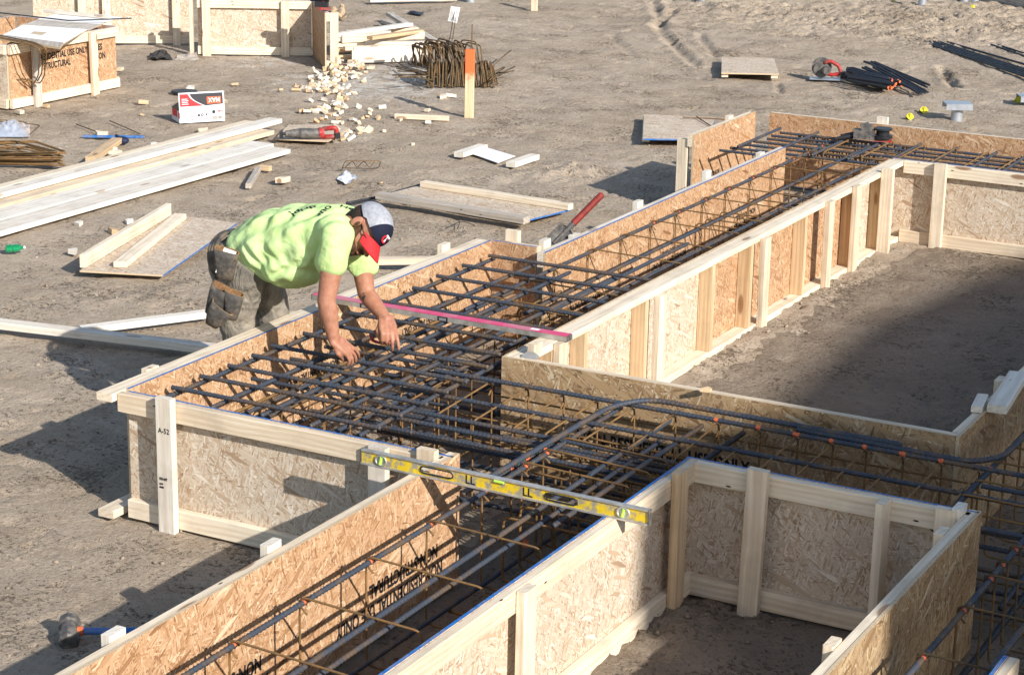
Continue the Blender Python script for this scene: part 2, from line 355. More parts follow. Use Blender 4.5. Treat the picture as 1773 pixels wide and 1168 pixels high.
xx = g.sep(o); dm = g.math('MULTIPLY', g.ramp(g.math('ADD', xx[0], g.math('MULTIPLY', g.noise(o, 2.5, 4, .6), .8)), [(0, 0), (1, 1)]) if False else g.math('GREATER_THAN', g.math('ADD', xx[0], g.math('MULTIPLY', g.noise(o, 3, 4, .6), .5)), -4.15), g.math('LESS_THAN', xx[1], 14.4))
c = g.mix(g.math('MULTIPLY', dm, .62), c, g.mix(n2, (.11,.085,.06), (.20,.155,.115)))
# sawdust spilled round the offcut pile
for (px, py, r) in ((615, 140, 1.2), (700, 125, .9), (600, 235, .35), (460, 105, .7), (690, 155, .9)):
    P = at(px, py); d = g.vmath('SUBTRACT', o, (P.x, P.y, 0)); x = g.n('ShaderNodeVectorMath', operation='LENGTH'); g.l(d, x.inputs[0])
    f = g.math('MULTIPLY', g.ramp(g.math('DIVIDE', x.outputs['Value'], r), [(.1, 1), (1, 0)]), g.ramp(g.noise(o, 6, 5, .7), [(.42, 0), (.62, 1)]))
    c = g.mix(g.math('MULTIPLY', f, .75), c, (.66,.63,.57))
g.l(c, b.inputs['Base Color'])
h2 = g.math('ADD', g.math('MULTIPLY', g.noise(o, 26, 6, .72, .3), 1.0), g.math('MULTIPLY', g.ramp(peb.outputs['Distance'], [(0, 1), (.3, 0)]), .12))
crat = g.voro(o, 16); h2 = g.math('ADD', h2, g.math('MULTIPLY', g.ramp(crat.outputs['Distance'], [(0, 0), (.22, 1)]), g.math('MULTIPLY', g.math('GREATER_THAN', g.sep(crat.outputs['Color'])[0], .8), .25)))
h2 = g.math('SUBTRACT', h2, g.math('MULTIPLY', g.ramp(thr, [(.33, 1), (.40, 0)]), .8)); nb = g.bump(h2, .024, 1.0); g.l(g.bump(n4, .006, .8, nb), b.inputs['Normal'])
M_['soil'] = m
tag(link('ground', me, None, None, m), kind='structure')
# clods of soil: real lumps scattered where the ground was churned
m2 = MB()
rs = np.random.RandomState(3)
spots = [(1340,20,1.4,90),(1660,60,1.3,130),(1600,25,1.5,90),(965,300,.5,60),(1230,620,.5,60),(1310,570,.5,60),(1400,510,.5,60),(1520,450,.6,60),(1120,1075,.35,50),(1060,1140,.3,50),(1300,1090,.3,40),(1180,90,1.5,80),(700,400,1.5,60),(1000,200,3,120),(200,560,1.5,70),(100,980,1.2,60),(300,450,1.2,40),(1500,190,2,100),(1690,140,2,90),(900,60,3,80),(1000,350,.8,50),(780,400,.5,40)]
for px, py, r, n in spots:
    P = at(px, py)
    for k in range(n):
        x = P.x+rs.normal()*r*.5; y = P.y+rs.normal()*r*.5
        s = .004+.011*rs.rand()**3
        z = float(ground_height(np.array([x]), np.array([y]))[0])
        a = rs.rand(3)*.7+.6
        m2.ell((x, y, z+s*.25), (s*a[0], s*a[1], s*a[2]*.7), Matrix.Rotation(rs.rand()*3, 3, 'Z').to_3x3(), nu=6, nv=4)
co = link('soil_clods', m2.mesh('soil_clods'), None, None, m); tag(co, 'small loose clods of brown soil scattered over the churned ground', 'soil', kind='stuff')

# ------------------------------------------------------------------ lumber and formwork
TH = .015
def board(name, p0, p1, w, t, mt, parent=None, up=(0,0,1), c=.0025, nail=False):
    """w across, t along 'up'; p0,p1 run along the centre line"""
    p0 = Vector(p0); p1 = Vector(p1); L = (p1-p0).length
    M = frame(p0, p1-p0, up); b = MB(); b.box(0, L, -w/2, w/2, -t/2, t/2, 0, None, c)
    return link(name, b.mesh(name), parent, M, M_[mt] if isinstance(mt, str) else mt)
def text(name, body, size, M, parent=None, mt='ink', off=.0015, bold=.0, space=1.0, narrow=1.0):
    cu = bpy.data.curves.new('t', 'FONT'); cu.body = body; cu.size = size; cu.offset = bold; cu.space_character = space; cu.resolution_u = 3
    cu.align_x = 'LEFT'
    ob = bpy.data.objects.new('t', cu); COL.objects.link(ob); dg = bpy.context.evaluated_depsgraph_get(); dg.update()
    me = bpy.data.meshes.new_from_object(ob.evaluated_get(dg)); bpy.data.objects.remove(ob); bpy.data.curves.remove(cu)
    me.name = name; me.materials.clear()
    for v in me.vertices: v.co.x *= narrow; v.co.z = off
    return link(name, me, parent, M, M_[mt])
def osb_panel(name, parent, M, x0, x1, z0, z1, inner='osb', outer='osb_pale', top='blue', ends='osb_edge', y0=-TH, y1=0.0):
    """local frame: X along, Y outward (outer face at y1), Z up"""
    b = MB(); b.box(x0, x1, y0, y1, z0, z1)
    b.m = [1, 2, 0, 3, 1, 1]               # bottom, top, y0 face (inner), y1 face (outer), ends
    return link(name, b.mesh(name), parent, M, [M_[inner], M_[ends], M_[top], M_[outer]])
wall_count = 0
def form_wall(label, p0, p1, out, h=.6, top='edge', bottom='edge', ext=(0, 0), bext=None, posts=(), inner='osb', outer='osb_pale', blue='blue', z0=.0,
              wood='wood', group=None, texts=(), seams=(), pext=(0, 0), endmat='osb_edge'):
    """p0->p1 inner face line; out = unit outward direction"""
    p0 = Vector((p0[0], p0[1], 0)); p1 = Vector((p1[0], p1[1], 0)); ex = (p1-p0).normalized(); L = (p1-p0).length
    out = Vector((out[0], out[1], 0)).normalized(); sgn = 1 if Vector((0,0,1)).cross(ex).dot(out) > 0 else -1
    M = Matrix.Translation(p0) @ frame((0,0,0), ex)
    root = empty('formwork', p0, label, 'formwork', group, M=M)
    def Y(v): return v*sgn
    cuts = [-pext[0]]+list(seams)+[L+pext[1]]
    for ci, (a, b_) in enumerate(zip(cuts[:-1], cuts[1:])):
        ya, yb = sorted((Y(0), Y(TH)))
        bb = MB(); bb.box(a+.001, b_-.001, ya, yb, z0+.01, h+.003); bb.m = [1, 2, 0 if sgn > 0 else 3, 3 if sgn > 0 else 0, 4, 4]
        # faces order: bottom, top, y0, y1, x1, x0
        link('panel', bb.mesh('panel'), root, M, [M_[inner], M_['osb_edge'], M_[blue], M_[outer if isinstance(outer, str) else outer[ci]], M_[endmat]])
    def wp(x, y, z): return M @ Vector((x, Y(y), z))
    G_ = .001
    dep = .089 if top == 'flat' else .038
    e0, e1 = ext; be0, be1 = bext if bext else ext
    upv = (0, 0, 1)
    if top == 'flat': board('top_rail', wp(-e0, TH+G_+.0445, h-.018), wp(L+e1, TH+G_+.0445, h-.018), .089, .038, wood, root, upv)
    elif top == 'edge': board('top_rail', wp(-e0, TH+G_+.019, h-.0435), wp(L+e1, TH+G_+.019, h-.0435), .038, .089, wood, root, upv)
    if bottom == 'flat': board('bottom_rail', wp(-be0, TH+G_+.0445, z0+.02), wp(L+be1, TH+G_+.0445, z0+.02), .089, .038, wood, root, upv)
    elif bottom == 'edge': board('bottom_rail', wp(-be0, TH+G_+.019, z0+.047), wp(L+be1, TH+G_+.019, z0+.047), .038, .089, wood, root, upv)
    for ps in posts:
        kind, s_ = ps[0], ps[1]; zt = ps[2] if len(ps) > 2 else h+.02; lean = ps[3] if len(ps) > 3 else 0.0; mt = ps[4] if len(ps) > 4 else wood
        if kind == 'stake':                # wide face against the rails, driven into the soil
            y = TH+G_+dep+.002+.019
            board('stake', wp(s_, y, -.15), wp(s_+lean, y+abs(lean)*.3, zt), .089, .038, mt, root, M.to_3x3() @ Vector((0, sgn, 0)))
        elif kind == 'stake_edge':
            y = TH+G_+dep+.002+.0445
            board('stake', wp(s_, y, -.15), wp(s_+lean, y, zt), .038, .089, mt, root, M.to_3x3() @ Vector((0, sgn, 0)))
        elif kind == 'stud':               # between the plates, depth of the plate
            board('stud', wp(s_, TH+G_+.0445, z0+.041), wp(s_, TH+G_+.0445, h-.039), .038, .087, mt, root, M.to_3x3() @ Vector((0, sgn, 0)))
        elif kind == 'cleat':              # flat on the panel between rails
            board('cleat', wp(s_, TH+G_+.019, z0+.095), wp(s_, TH+G_+.019, h-.09), .089, .037, mt, root, M.to_3x3() @ Vector((0, sgn, 0)))
    for (s_, z_, size, rot, side, lines) in texts:   # stencilled writing; side 'in' or 'out'
        yy = Y(-.0012) if side == 'in' else Y(TH+.0012)
        nrm = Vector((0, -sgn if side == 'in' else sgn, 0)); up = Vector((0,0,1)); tx = up.cross(nrm)
        T = Matrix(((tx.x, up.x, nrm.x, s_), (tx.y, up.y, nrm.y, yy), (tx.z, up.z, nrm.z, z_), (0,0,0,1)))
        if rot: T = T @ Matrix.Rotation(math.pi, 4, 'Z')
        for i, ln in enumerate(lines):
            text('stencil_text', ln, size, M @ T @ Matrix.Translation((0 if i == 0 else size*.5, -i*size*1.05, 0)), root, 'ink', .0, size*.035, narrow=.74)
    return root
NR = ['NON-RESIDENTIAL USE ONLY', 'NON-STRUCTURAL']
fw1 = form_wall('long left side of the near footing form, flat top rail beside the bending worker', (-5.905, 7.27), (-5.905, 10.70), (-1, 0), top='flat', bottom='flat', ext=(.10, 0), bext=(.12, 0),
          posts=[('stake', .32, .605), ('stake', 1.5, .59), ('stake', 3.08, .64)], texts=[(.55, .30, .055, 1, 'in', NR), (1.75, .30, .055, 1, 'in', NR), (2.95, .30, .055, 1, 'in', NR)])
form_wall('front side of the near footing form facing the camera, tall stake at its left', (-5.885, 7.255), (-4.165, 7.255), (0, -1), top='edge', bottom='edge', ext=(.03, -.04), bext=(-.01, -.04), endmat='blue',
          posts=[('stake', .26, .635, 0, 'wood_white'), ('stake', 1.39, .61, 0, 'wood_white')])
for o_ in list(bpy.data.objects):
    if o_.name.startswith('stake') and o_.parent and o_.parent.name == 'formwork.001' and abs(WM[o_.name].translation.x+5.62) < .1:
        for body_, z_, sz, al in (('A-52', .47, .035, 0), ('KD-HT', .245, .016, .010), ('S-P-F', .222, .010, 0), ('STUD', .206, .010, 0)):
            text('stamp', body_, sz, Matrix.Translation((-5.655, 7.255-TH-.001-.038-.002-.038-.0012, z_)) @ Matrix.Rotation(math.pi/2, 4, 'X'), o_, 'ink', 0, .0006 if sz > .02 else .0012, narrow=.9)
form_wall('short back end of the near footing form beside the leaning shovel', (-5.90, 10.70), (-5.60, 10.70), (0, 1), top='edge', bottom='edge',
          posts=[('stake', .10, .665), ('stake_edge', .30, .63, 0, 'wood_white')])
form_wall('left side of the trench form running out of the bottom edge, printed upside down', (-4.165, 7.30), (-4.165, 4.2), (-1, 0), blue='osb_edge', top='edge', bottom='edge', ext=(.0, 0), seams=(1.55,),
          posts=[('stake', 1.27, .625, .01, 'wood_white'), ('stake', 2.19, .62, .01, 'wood_white'), ('stake_edge', .10, .635)],
          texts=[(.14, .17, .082, 1, 'in', NR), (1.42, .17, .082, 1, 'in', NR), (2.6, .17, .082, 1, 'in', NR)])
form_wall('right side of the bottom trench form, yellow spirit level end resting on it', (-3.32, 4.2), (-3.32, 7.76), (1, 0), top='edge', bottom='edge', ext=(0, 0),
          posts=[('stake', 1.98, .60, .0), ('stake', 3.32, .63, -.0, 'wood_warm'), ('stake_edge', 2.6, .3)] [:2], inner='osb_dull', wood='wood')
form_wall('back side of the small shaded box, two leaning stakes and knotty rails', (-3.325, 7.775), (-2.06, 7.775), (0, -1), top='edge', bottom='edge', ext=(-.055, -.03), wood='wood',
          posts=[('stake', .335, .635, .02), ('stake_edge', .90, .61, .0), ('stake', 1.155, .62, 0)])
form_wall('right side of the small shaded box in the bottom right corner, splintered top', (-2.055, 7.79), (-2.055, 4.2), (-1, 0), top='edge', bottom='edge', ext=(0, 0), inner='osb_dull', blue='osb_edge',
          posts=[('stake', .28, .60), ('stake', 1.50, .61), ('stake', .06, .63, 0, 'wood_white')])
form_wall('front side of the large courtyard form, dull panel behind the rebar cage', (-4.70, 8.635), (-2.415, 8.635), (0, 1), top='edge', bottom='edge', inner='osb_dull', blue='osb_edge', ext=(-.11, 0),
          texts=[(.42, .24, .09, 0, 'in', NR)], posts=[('cleat', 1.0), ('cleat', 1.9)])
form_wall('right side of the large courtyard form cut by the right edge of the picture', (-2.405, 8.63), (-2.405, 12.6), (-1, 0), top='edge', bottom='edge', inner='osb_dull', blue='osb_edge', ext=(-.05, 0),
          posts=[('stake', .9, .62), ('stake', 2.2, .62)])
form_wall('long stud-framed form side along the courtyard, flat top plate and many studs', (-4.70, 8.66), (-4.70, 14.44), (1, 0), blue='osb_edge', top='flat', bottom='flat', ext=(0, .0), outer=('osb_pale', 'osb', 'osb_pale'),
          seams=(2.44, 4.88), wood='wood', posts=[('stud', .33, 0, 0, 'wood_warm'), ('stud', .70, 0, 0, 'wood_warm'), ('stake', .36, .60), ('stud', 1.44, 0, 0, 'wood_warm'), ('stake', 1.56, .57),
          ('stud', 2.36, 0, 0, 'wood_warm'), ('stud', 2.95, 0, 0, 'wood_warm'), ('stake', 3.10, .58), ('stud', 3.86, 0, 0, 'wood_warm'), ('stake', 4.22, .60), ('stud', 4.77, 0, 0, 'wood_warm'), ('stake', 4.74, .61), ('stud', 5.35, 0, 0, 'wood_warm'), ('stake_edge', 5.30, .63)])
form_wall('far side of the large courtyard, pale panels between upright stakes at right', (-4.69, 14.49), (-1.2, 14.49), (0, -1), top='edge', bottom='edge', ext=(-.10, 0),
          posts=[('stake', .38, .615), ('stake', 1.55, .60), ('stake', 2.9, .6)])
form_wall('left side of the long middle trench form, whitish top and gold inner face', (-5.49, 10.60), (-5.49, 14.42), (-1, 0), top='edge', bottom='edge', wood='wood_white', seams=(1.9,),
          posts=[('stake', .52, .60), ('stake', 1.42, .64), ('stake', 2.52, .645), ('stake', 3.50, .61)], texts=[(.75, .20, .055, 1, 'in', NR), (2.05, .20, .055, 1, 'in', NR), (3.3, .2, .055, 1, 'in', NR)])
form_wall('farthest long form side across the top right, thin white top and printed face', (-6.14, 15.72), (-1.0, 15.72), (0, 1), blue='osb_edge', top='edge', bottom='edge', wood='wood_white', seams=(2.44,),
          posts=[('stake', .92, .65), ('stake', 2.16, .65), ('stake', 3.6, .65)], texts=[(.25, .39, .10, 0, 'in', ['NON-RESIDENTIAL USE ONLY', 'NON-STRUCTURAL']), (2.15, .39, .10, 0, 'in', ['NON-RESIDENTIAL USE ONLY', 'NON-STRUCTURAL'])])
form_wall('short upright panel at the far left corner of the trench, bar shadows on it', (-6.25, 14.47), (-6.25, 15.70), (-1, 0), blue='osb_edge', top='edge', bottom='edge', z0=.0,
          posts=[('stake', .85, .62), ('stake_edge', .03, .56)], texts=[(.55, .2, .055, 1, 'in', NR)])
form_wall('blue-edged form side in the extreme bottom right corner', (-1.60, 6.50), (-1.60, 4.2), (1, 0), top='edge', bottom='edge')
# ------------------------------------------------------------------ reinforcement
def rebar(parent, pts, r=.0105, mt='steel', marks=(), ribs=True, sides=9, bend=.06, pitch=.022, name='rebar', closed=False):
    path = fillet(pts, bend) if len(pts) > 2 else [Vector(p) for p in pts]
    P = resample(path, pitch/3 if ribs else .06)
    P = [p + Vector((0, 0, .0025*math.sin(i*.01))) for i, p in enumerate(P)] if ribs else P
    R_ = [r*(1.0 if not ribs else (1.17 if i % 3 == 0 else .95)) for i in range(len(P))]
    MI = [0]*len(P)
    for mk in marks:
        for i, q in enumerate(P):
            if (q-Vector(mk)).length < .013: MI[i] = 1
    o = Vector(pts[0]); b = MB(); b.tube([q-o for q in P], R_, sides, MI)
    return link(name, b.mesh(name), parent, Matrix.Translation(o), [M_[mt], M_['orange']])
def stirrup(parent, corners, r=.0055, mt='rust', hook=True, name='stirrup', ribs=False):
    """closed loop with two short hooks"""
    c = [Vector(q) for q in corners]; P = fillet(c, .035, True); P.append(P[0].copy())
    if hook:
        d = ((c[2]-c[0]).normalized())*.055
        P = P+[P[-1]+d*.8]
    P = resample(P, .05); o = c[0]; b = MB(); b.tube([q-o for q in P], r, 6)
    return link(name, b.mesh(name), parent, Matrix.Translation(o), M_[mt])
def ties(parent, pts, mt='black_steel'):
    for q in pts:
        b = MB(); q = Vector(q); rr = rng.rand()*.4
        P = [Vector((math.cos(a+rr)*.021, math.sin(a+rr)*.021, .012*math.sin(2*a))) for a in np.linspace(0, 6.28, 11)]
        P += [Vector((.028, .006, .018)), Vector((.036, .012, .026))]
        b.tube(P, .0016, 4); link('tie_wire', b.mesh('tie_wire'), parent, Matrix.Translation(q), M_[mt])
J = lambda a=.012: (rng.rand()-.5)*2*a
# --- mat over the near footing
root = empty('rebar_cage', (-5.3, 9.0, 0), 'wide two-layer rebar mat in the near footing that the worker is tying', 'rebar cage')
xr = [-4.70, -4.70, -4.70, -4.70, -4.71, -4.74, -4.80, -4.84]
yx = [7.52, 7.725, 7.93, 8.13, 8.33, 8.585, 8.80, 9.04, 9.33, 9.66, 9.96, 10.25, 10.53]
xb = [-5.825, -5.56, -5.30, -5.03, -4.77]
tp = []
for i, y in enumerate(yx):
    xe = xr[i] if i < len(xr) else -4.74
    rebar(root, [(-5.835+J(), y+J(.006), .556), (xe+J(.01), y+J(.008), .552)], mt='rust' if i in (3, 6) and False else 'steel')
for j, x in enumerate(xb):
    y0 = 7.44 if j < 4 else 7.44; y1 = 10.62+J(.04) if j != 2 else 10.55
    rebar(root, [(x+J(.005), y0+J(.02), .528), (x+J(.005), y1, .526)])
    if j in (2, 3, 4): rebar(root, [(x-.05, y0+.02, .498), (x-.045, y1-.1, .496)], r=.0098)
    rebar(root, [(x+.02, y0, .105), (x+.02, y1, .105)])
for i, y in enumerate(yx[:12]):
    rebar(root, [(-5.83, y+.04, .135), (-4.80, y+.03, .135)])
for y, xa, xc in ((8.09, -5.80, -4.74), (8.74, -5.80, -4.95), (8.47, -5.83, -5.40), (9.05, -5.62, -4.9), (10.58, -5.70, -4.9)):
    rebar(root, [(xa, y, .452), (xc, y+.01, .455)], r=.0098)
for x in (-5.48, -5.36, -5.12, -4.98, -4.86): rebar(root, [(x, 7.5+J(.1), .47), (x+.01, 9.9+J(.3), .47)], r=.0098)
for y in (7.62, 7.82, 8.02, 8.24, 8.66, 8.92): rebar(root, [(-5.55+J(.2), y, .44), (-4.72, y+.01, .44)], r=.0098)
for x in (-5.42, -5.18, -4.93, -5.60):
    rebar(root, [(x, 7.55, .43), (x+.01, 9.75, .43)], r=.008, mt='rust', ribs=False, sides=6)
for k, (x, y) in enumerate(((-5.30, 7.62), (-5.12, 7.70), (-4.95, 7.66), (-5.40, 8.0), (-5.22, 8.2), (-4.98, 8.15), (-5.1, 8.45), (-5.05, 9.2), (-5.35, 8.9), (-4.88, 8.3), (-5.0, 9.6), (-5.2, 9.9))):
    stirrup(root, [(x, y, .50), (x, y+.36, .50), (x, y+.36, .08), (x, y, .08)], r=.0048)
for i in (0, 1, 2, 3, 4, 5, 7, 9, 11):
    for x in xb[::2]: tp.append((x, yx[i], .541))
ties(root, tp)
# --- trench to the right, between near footing and right edge
root = empty('rebar_cage', (-3.4, 8.15, 0), 'rebar cage running from the near footing to the right edge before the dull printed panel', 'rebar cage')
ex_ = [-4.86, -4.66, -4.46, -4.27, -4.09, -3.90, -3.69, -3.474, -3.27, -3.09, -2.924, -2.769, -2.60, -2.427, -2.26, -1.9, -1.6, -1.3]
mk = [(x, 8.44, .545) for x in ex_[2:-4:2]]
rebar(root, [(-4.95, 8.42, .548), (-.9, 8.45, .548)], marks=[(x, 8.44, .548) for x in ex_[7:14]], r=.0108)
rebar(root, [(-3.98, 7.0, .555), (-3.945, 8.30, .568), (-3.84, 8.485, .572), (-2.62, 8.49, .572)], r=.0122, bend=.12)
rebar(root, [(-3.10, 8.475, .560), (-2.30, 8.46, .555), (-2.20, 8.62, .550), (-2.20, 10.2, .55)], r=.0122, bend=.12)
rebar(root, [(-4.98, 8.16, .520), (-.9, 8.17, .520)], r=.0105)
rebar(root, [(-4.95, 7.94, .505), (-3.45, 7.925, .500)], r=.0105)
rebar(root, [(-4.3, 7.93, .47), (-.9, 7.95, .47)], r=.0105)
rebar(root, [(-4.95, 7.90, .47), (-3.38, 7.88, .465)], r=.0105)
rebar(root, [(-4.9, 8.08, .40), (-.9, 8.10, .40)], r=.0098)
for y in (7.98, 8.2, 8.42): rebar(root, [(-4.9, y, .10), (-.9, y, .10)])
rebar(root, [(-2.2, 8.1, .33), (-.8, 8.1, .33)]); rebar(root, [(-2.2, 7.86, .50), (-.8, 7.86, .50)])
rebar(root, [(-2.2, 8.3, .52), (-.8, 8.3, .52)])
for i, x in enumerate(ex_):
    dx = J(.02)
    stirrup(root, [(x, 8.47, .528), (x+dx, 7.93, .515), (x+dx, 7.93, .08), (x, 8.47, .08)], r=.0050, mt='rust')
ties(root, [(x, 8.44, .54) for x in ex_]+[(x, 8.16, .53) for x in ex_[::2]])
for y, z in ((7.86, .43), (7.90, .39), (8.02, .36)): rebar(root, [(-4.95, y, z), (-3.45, y, z-.005)], r=.0105)
for y in (7.55, 7.68, 7.82, 8.05, 8.22):
    rebar(root, [(-4.02, y, .43), (-3.38, y-.02, .42)], r=.0052, mt='rust', ribs=False, sides=6)
    for x in (-3.9, -3.72, -3.55): rebar(root, [(x, y-.005, .42), (x+.005, y, .06)], r=.005, mt='rust', ribs=False, sides=6)
for y, z in ((8.52, .44), (8.55, .30), (8.50, .2)): rebar(root, [(-4.9, y, z), (-2.3, y, z)], r=.005, mt='rust', ribs=False, sides=6)
# --- trench to the bottom edge
root = empty('rebar_cage', (-3.8, 6.0, 0), 'sparse rebar cage with rusty stirrups in the trench running out of the bottom edge', 'rebar cage')
ms = [5.0, 5.42, 5.85, 6.30, 6.75, 7.20, 7.55, 7.75, 7.93]
rebar(root, [(-3.98, 4.3, .50), (-3.985, 8.5, .502)], marks=[(-3.985, y, .50) for y in ms])
rebar(root, [(-3.665, 4.3, .50), (-3.71, 8.45, .502)])
rebar(root, [(-3.62, 4.3, .47), (-3.66, 8.3, .475)], r=.0098)
rebar(root, [(-3.40, 6.5, .455), (-3.385, 8.55, .47)], r=.0115, mt='black_steel')
rebar(root, [(-4.06, 7.3, .47), (-4.06, 8.1, .47)], marks=[(-4.06, 7.56, .47), (-4.06, 7.70, .47), (-4.06, 7.86, .47)])
rebar(root, [(-3.56, 7.0, .50), (-3.55, 8.45, .50)])
for x in (-3.98, -3.75, -3.5): rebar(root, [(x, 4.3, .09), (x, 8.5, .09)], r=.0095)
for y in ms:
    stirrup(root, [(-4.0, y, .522), (-3.47, y-.02, .512), (-3.47, y-.02, .07), (-4.0, y, .07)], r=.0050, hook=True)
for y in (7.30, 7.45, 7.6, 7.75):
    stirrup(root, [(-3.95, y, .36), (-3.42, y-.01, .36), (-3.42, y-.01, .07), (-3.95, y, .07)], r=.006, hook=False)
for y in (5.7, 6.2, 6.9): rebar(root, [(-3.98, y, .075), (-3.36, y-.05, .075)], r=.007, mt='rust', ribs=False, sides=6)
ties(root, [(-3.985, y, .51) for y in ms]+[(-3.70, y, .51) for y in ms[::2]])
# --- long middle trench
root = empty('rebar_cage', (-5.2, 12.2, 0), 'long rebar cage with thin rusty stirrups in the middle trench running away from the camera', 'rebar cage')
msn = [9.85, 10.28, 10.70, 11.14, 11.60, 12.04, 12.43, 12.87, 13.27, 13.71, 14.12, 14.5, 14.8, 15.1]
rebar(root, [(-5.455, 9.6, .50), (-5.46, 15.4, .50)], marks=[(-5.458, y, .50) for y in msn if y > 11.8])
rebar(root, [(-5.14, 9.7, .502), (-5.15, 15.5, .502)]); rebar(root, [(-4.93, 10.0, .49), (-4.95, 15.5, .49)])
rebar(root, [(-4.85, 9.6, .46), (-4.88, 15.3, .46)], r=.0098); rebar(root, [(-5.02, 9.8, .515), (-5.02, 11.6, .515)])
for x in (-5.42, -5.15, -4.85): rebar(root, [(x, 9.7, .09), (x, 15.4, .09)], ribs=False)
for y in msn: stirrup(root, [(-5.475, y, .52), (-4.83, y-.01, .512), (-4.83, y-.01, .07), (-5.475, y, .07)], r=.0046)
for y in (9.95, 10.1, 10.5, 12.6, 12.75, 13.0, 13.5): stirrup(root, [(-5.40, y, .40), (-4.86, y, .40), (-4.86, y, .07), (-5.40, y, .07)], r=.005, hook=False)
ties(root, [(-5.458, y, .51) for y in msn])
# --- far mat
root = empty('rebar_cage', (-4.6, 15.0, 0), 'far rebar mat in the back trench with the power tool resting on it', 'rebar cage')
for y, xa in ((14.66, -6.03), (14.84, -6.0), (15.0, -5.98), (15.16, -5.93), (15.30, -5.95), (15.46, -5.94)):
    rebar(root, [(xa, y, .50), (-1.2, y+J(.01), .50)], pitch=.03)
rebar(root, [(-6.05, 14.50, .505), (-5.50, 14.52, .50)], pitch=.03)
for x in (-5.95, -5.645, -5.36, -5.08, -4.80, -4.51, -4.21, -3.975, -3.7, -3.45, -3.2, -2.95, -2.7, -2.4, -2.1, -1.8):
    rebar(root, [(x, 14.62, .526), (x+J(.01), 15.5, .526)], pitch=.03)
for y in (14.75, 15.05, 15.35): rebar(root, [(-6.0, y, .10), (-1.2, y, .10)], ribs=False)
for x in (-5.3, -5.0, -4.75, -4.5, -4.25, -4.0, -3.6, -3.2, -2.8, -2.4): stirrup(root, [(x, 15.42, .545), (x, 14.7, .54), (x, 14.7, .1), (x, 15.42, .1)], r=.006)
# --- cage right of the small box
root = empty('rebar_cage', (-1.7, 7.5, 0), 'rebar cage in the shaded bottom right trench, orange paint marks on its outer bar', 'rebar cage')
mss = [5.6, 6.05, 6.55, 7.02, 7.36, 7.52, 7.70, 7.88]
rebar(root, [(-1.89, 4.4, .50), (-1.89, 7.95, .50)], marks=[(-1.89, y, .50) for y in mss], r=.0112)
rebar(root, [(-2.235, 7.75, .505), (-2.245, 10.9, .50)], r=.0122, marks=[(-2.24, y, .503) for y in (8.55, 8.9)])
rebar(root, [(-1.93, 4.4, .12), (-1.96, 9.8, .12)], r=.0122, mt='black_steel'); rebar(root, [(-1.66, 4.4, .50), (-1.66, 8.6, .50)])
rebar(root, [(-2.0, 8.0, .12), (-2.05, 11, .12)], r=.0112)
for y in mss: stirrup(root, [(-1.91, y, .522), (-1.5, y-.01, .515), (-1.5, y-.01, .08), (-1.91, y, .08)], r=.0050, mt='brown_rust')
for y in (7.95, 8.15, 8.35, 8.62, 8.85, 9.1, 9.4): stirrup(root, [(-2.25, y, .525), (-1.5, y-.01, .515), (-1.5, y-.01, .08), (-2.25, y, .08)], r=.0050, mt='rust')
ties(root, [(-1.89, y, .51) for y in mss])
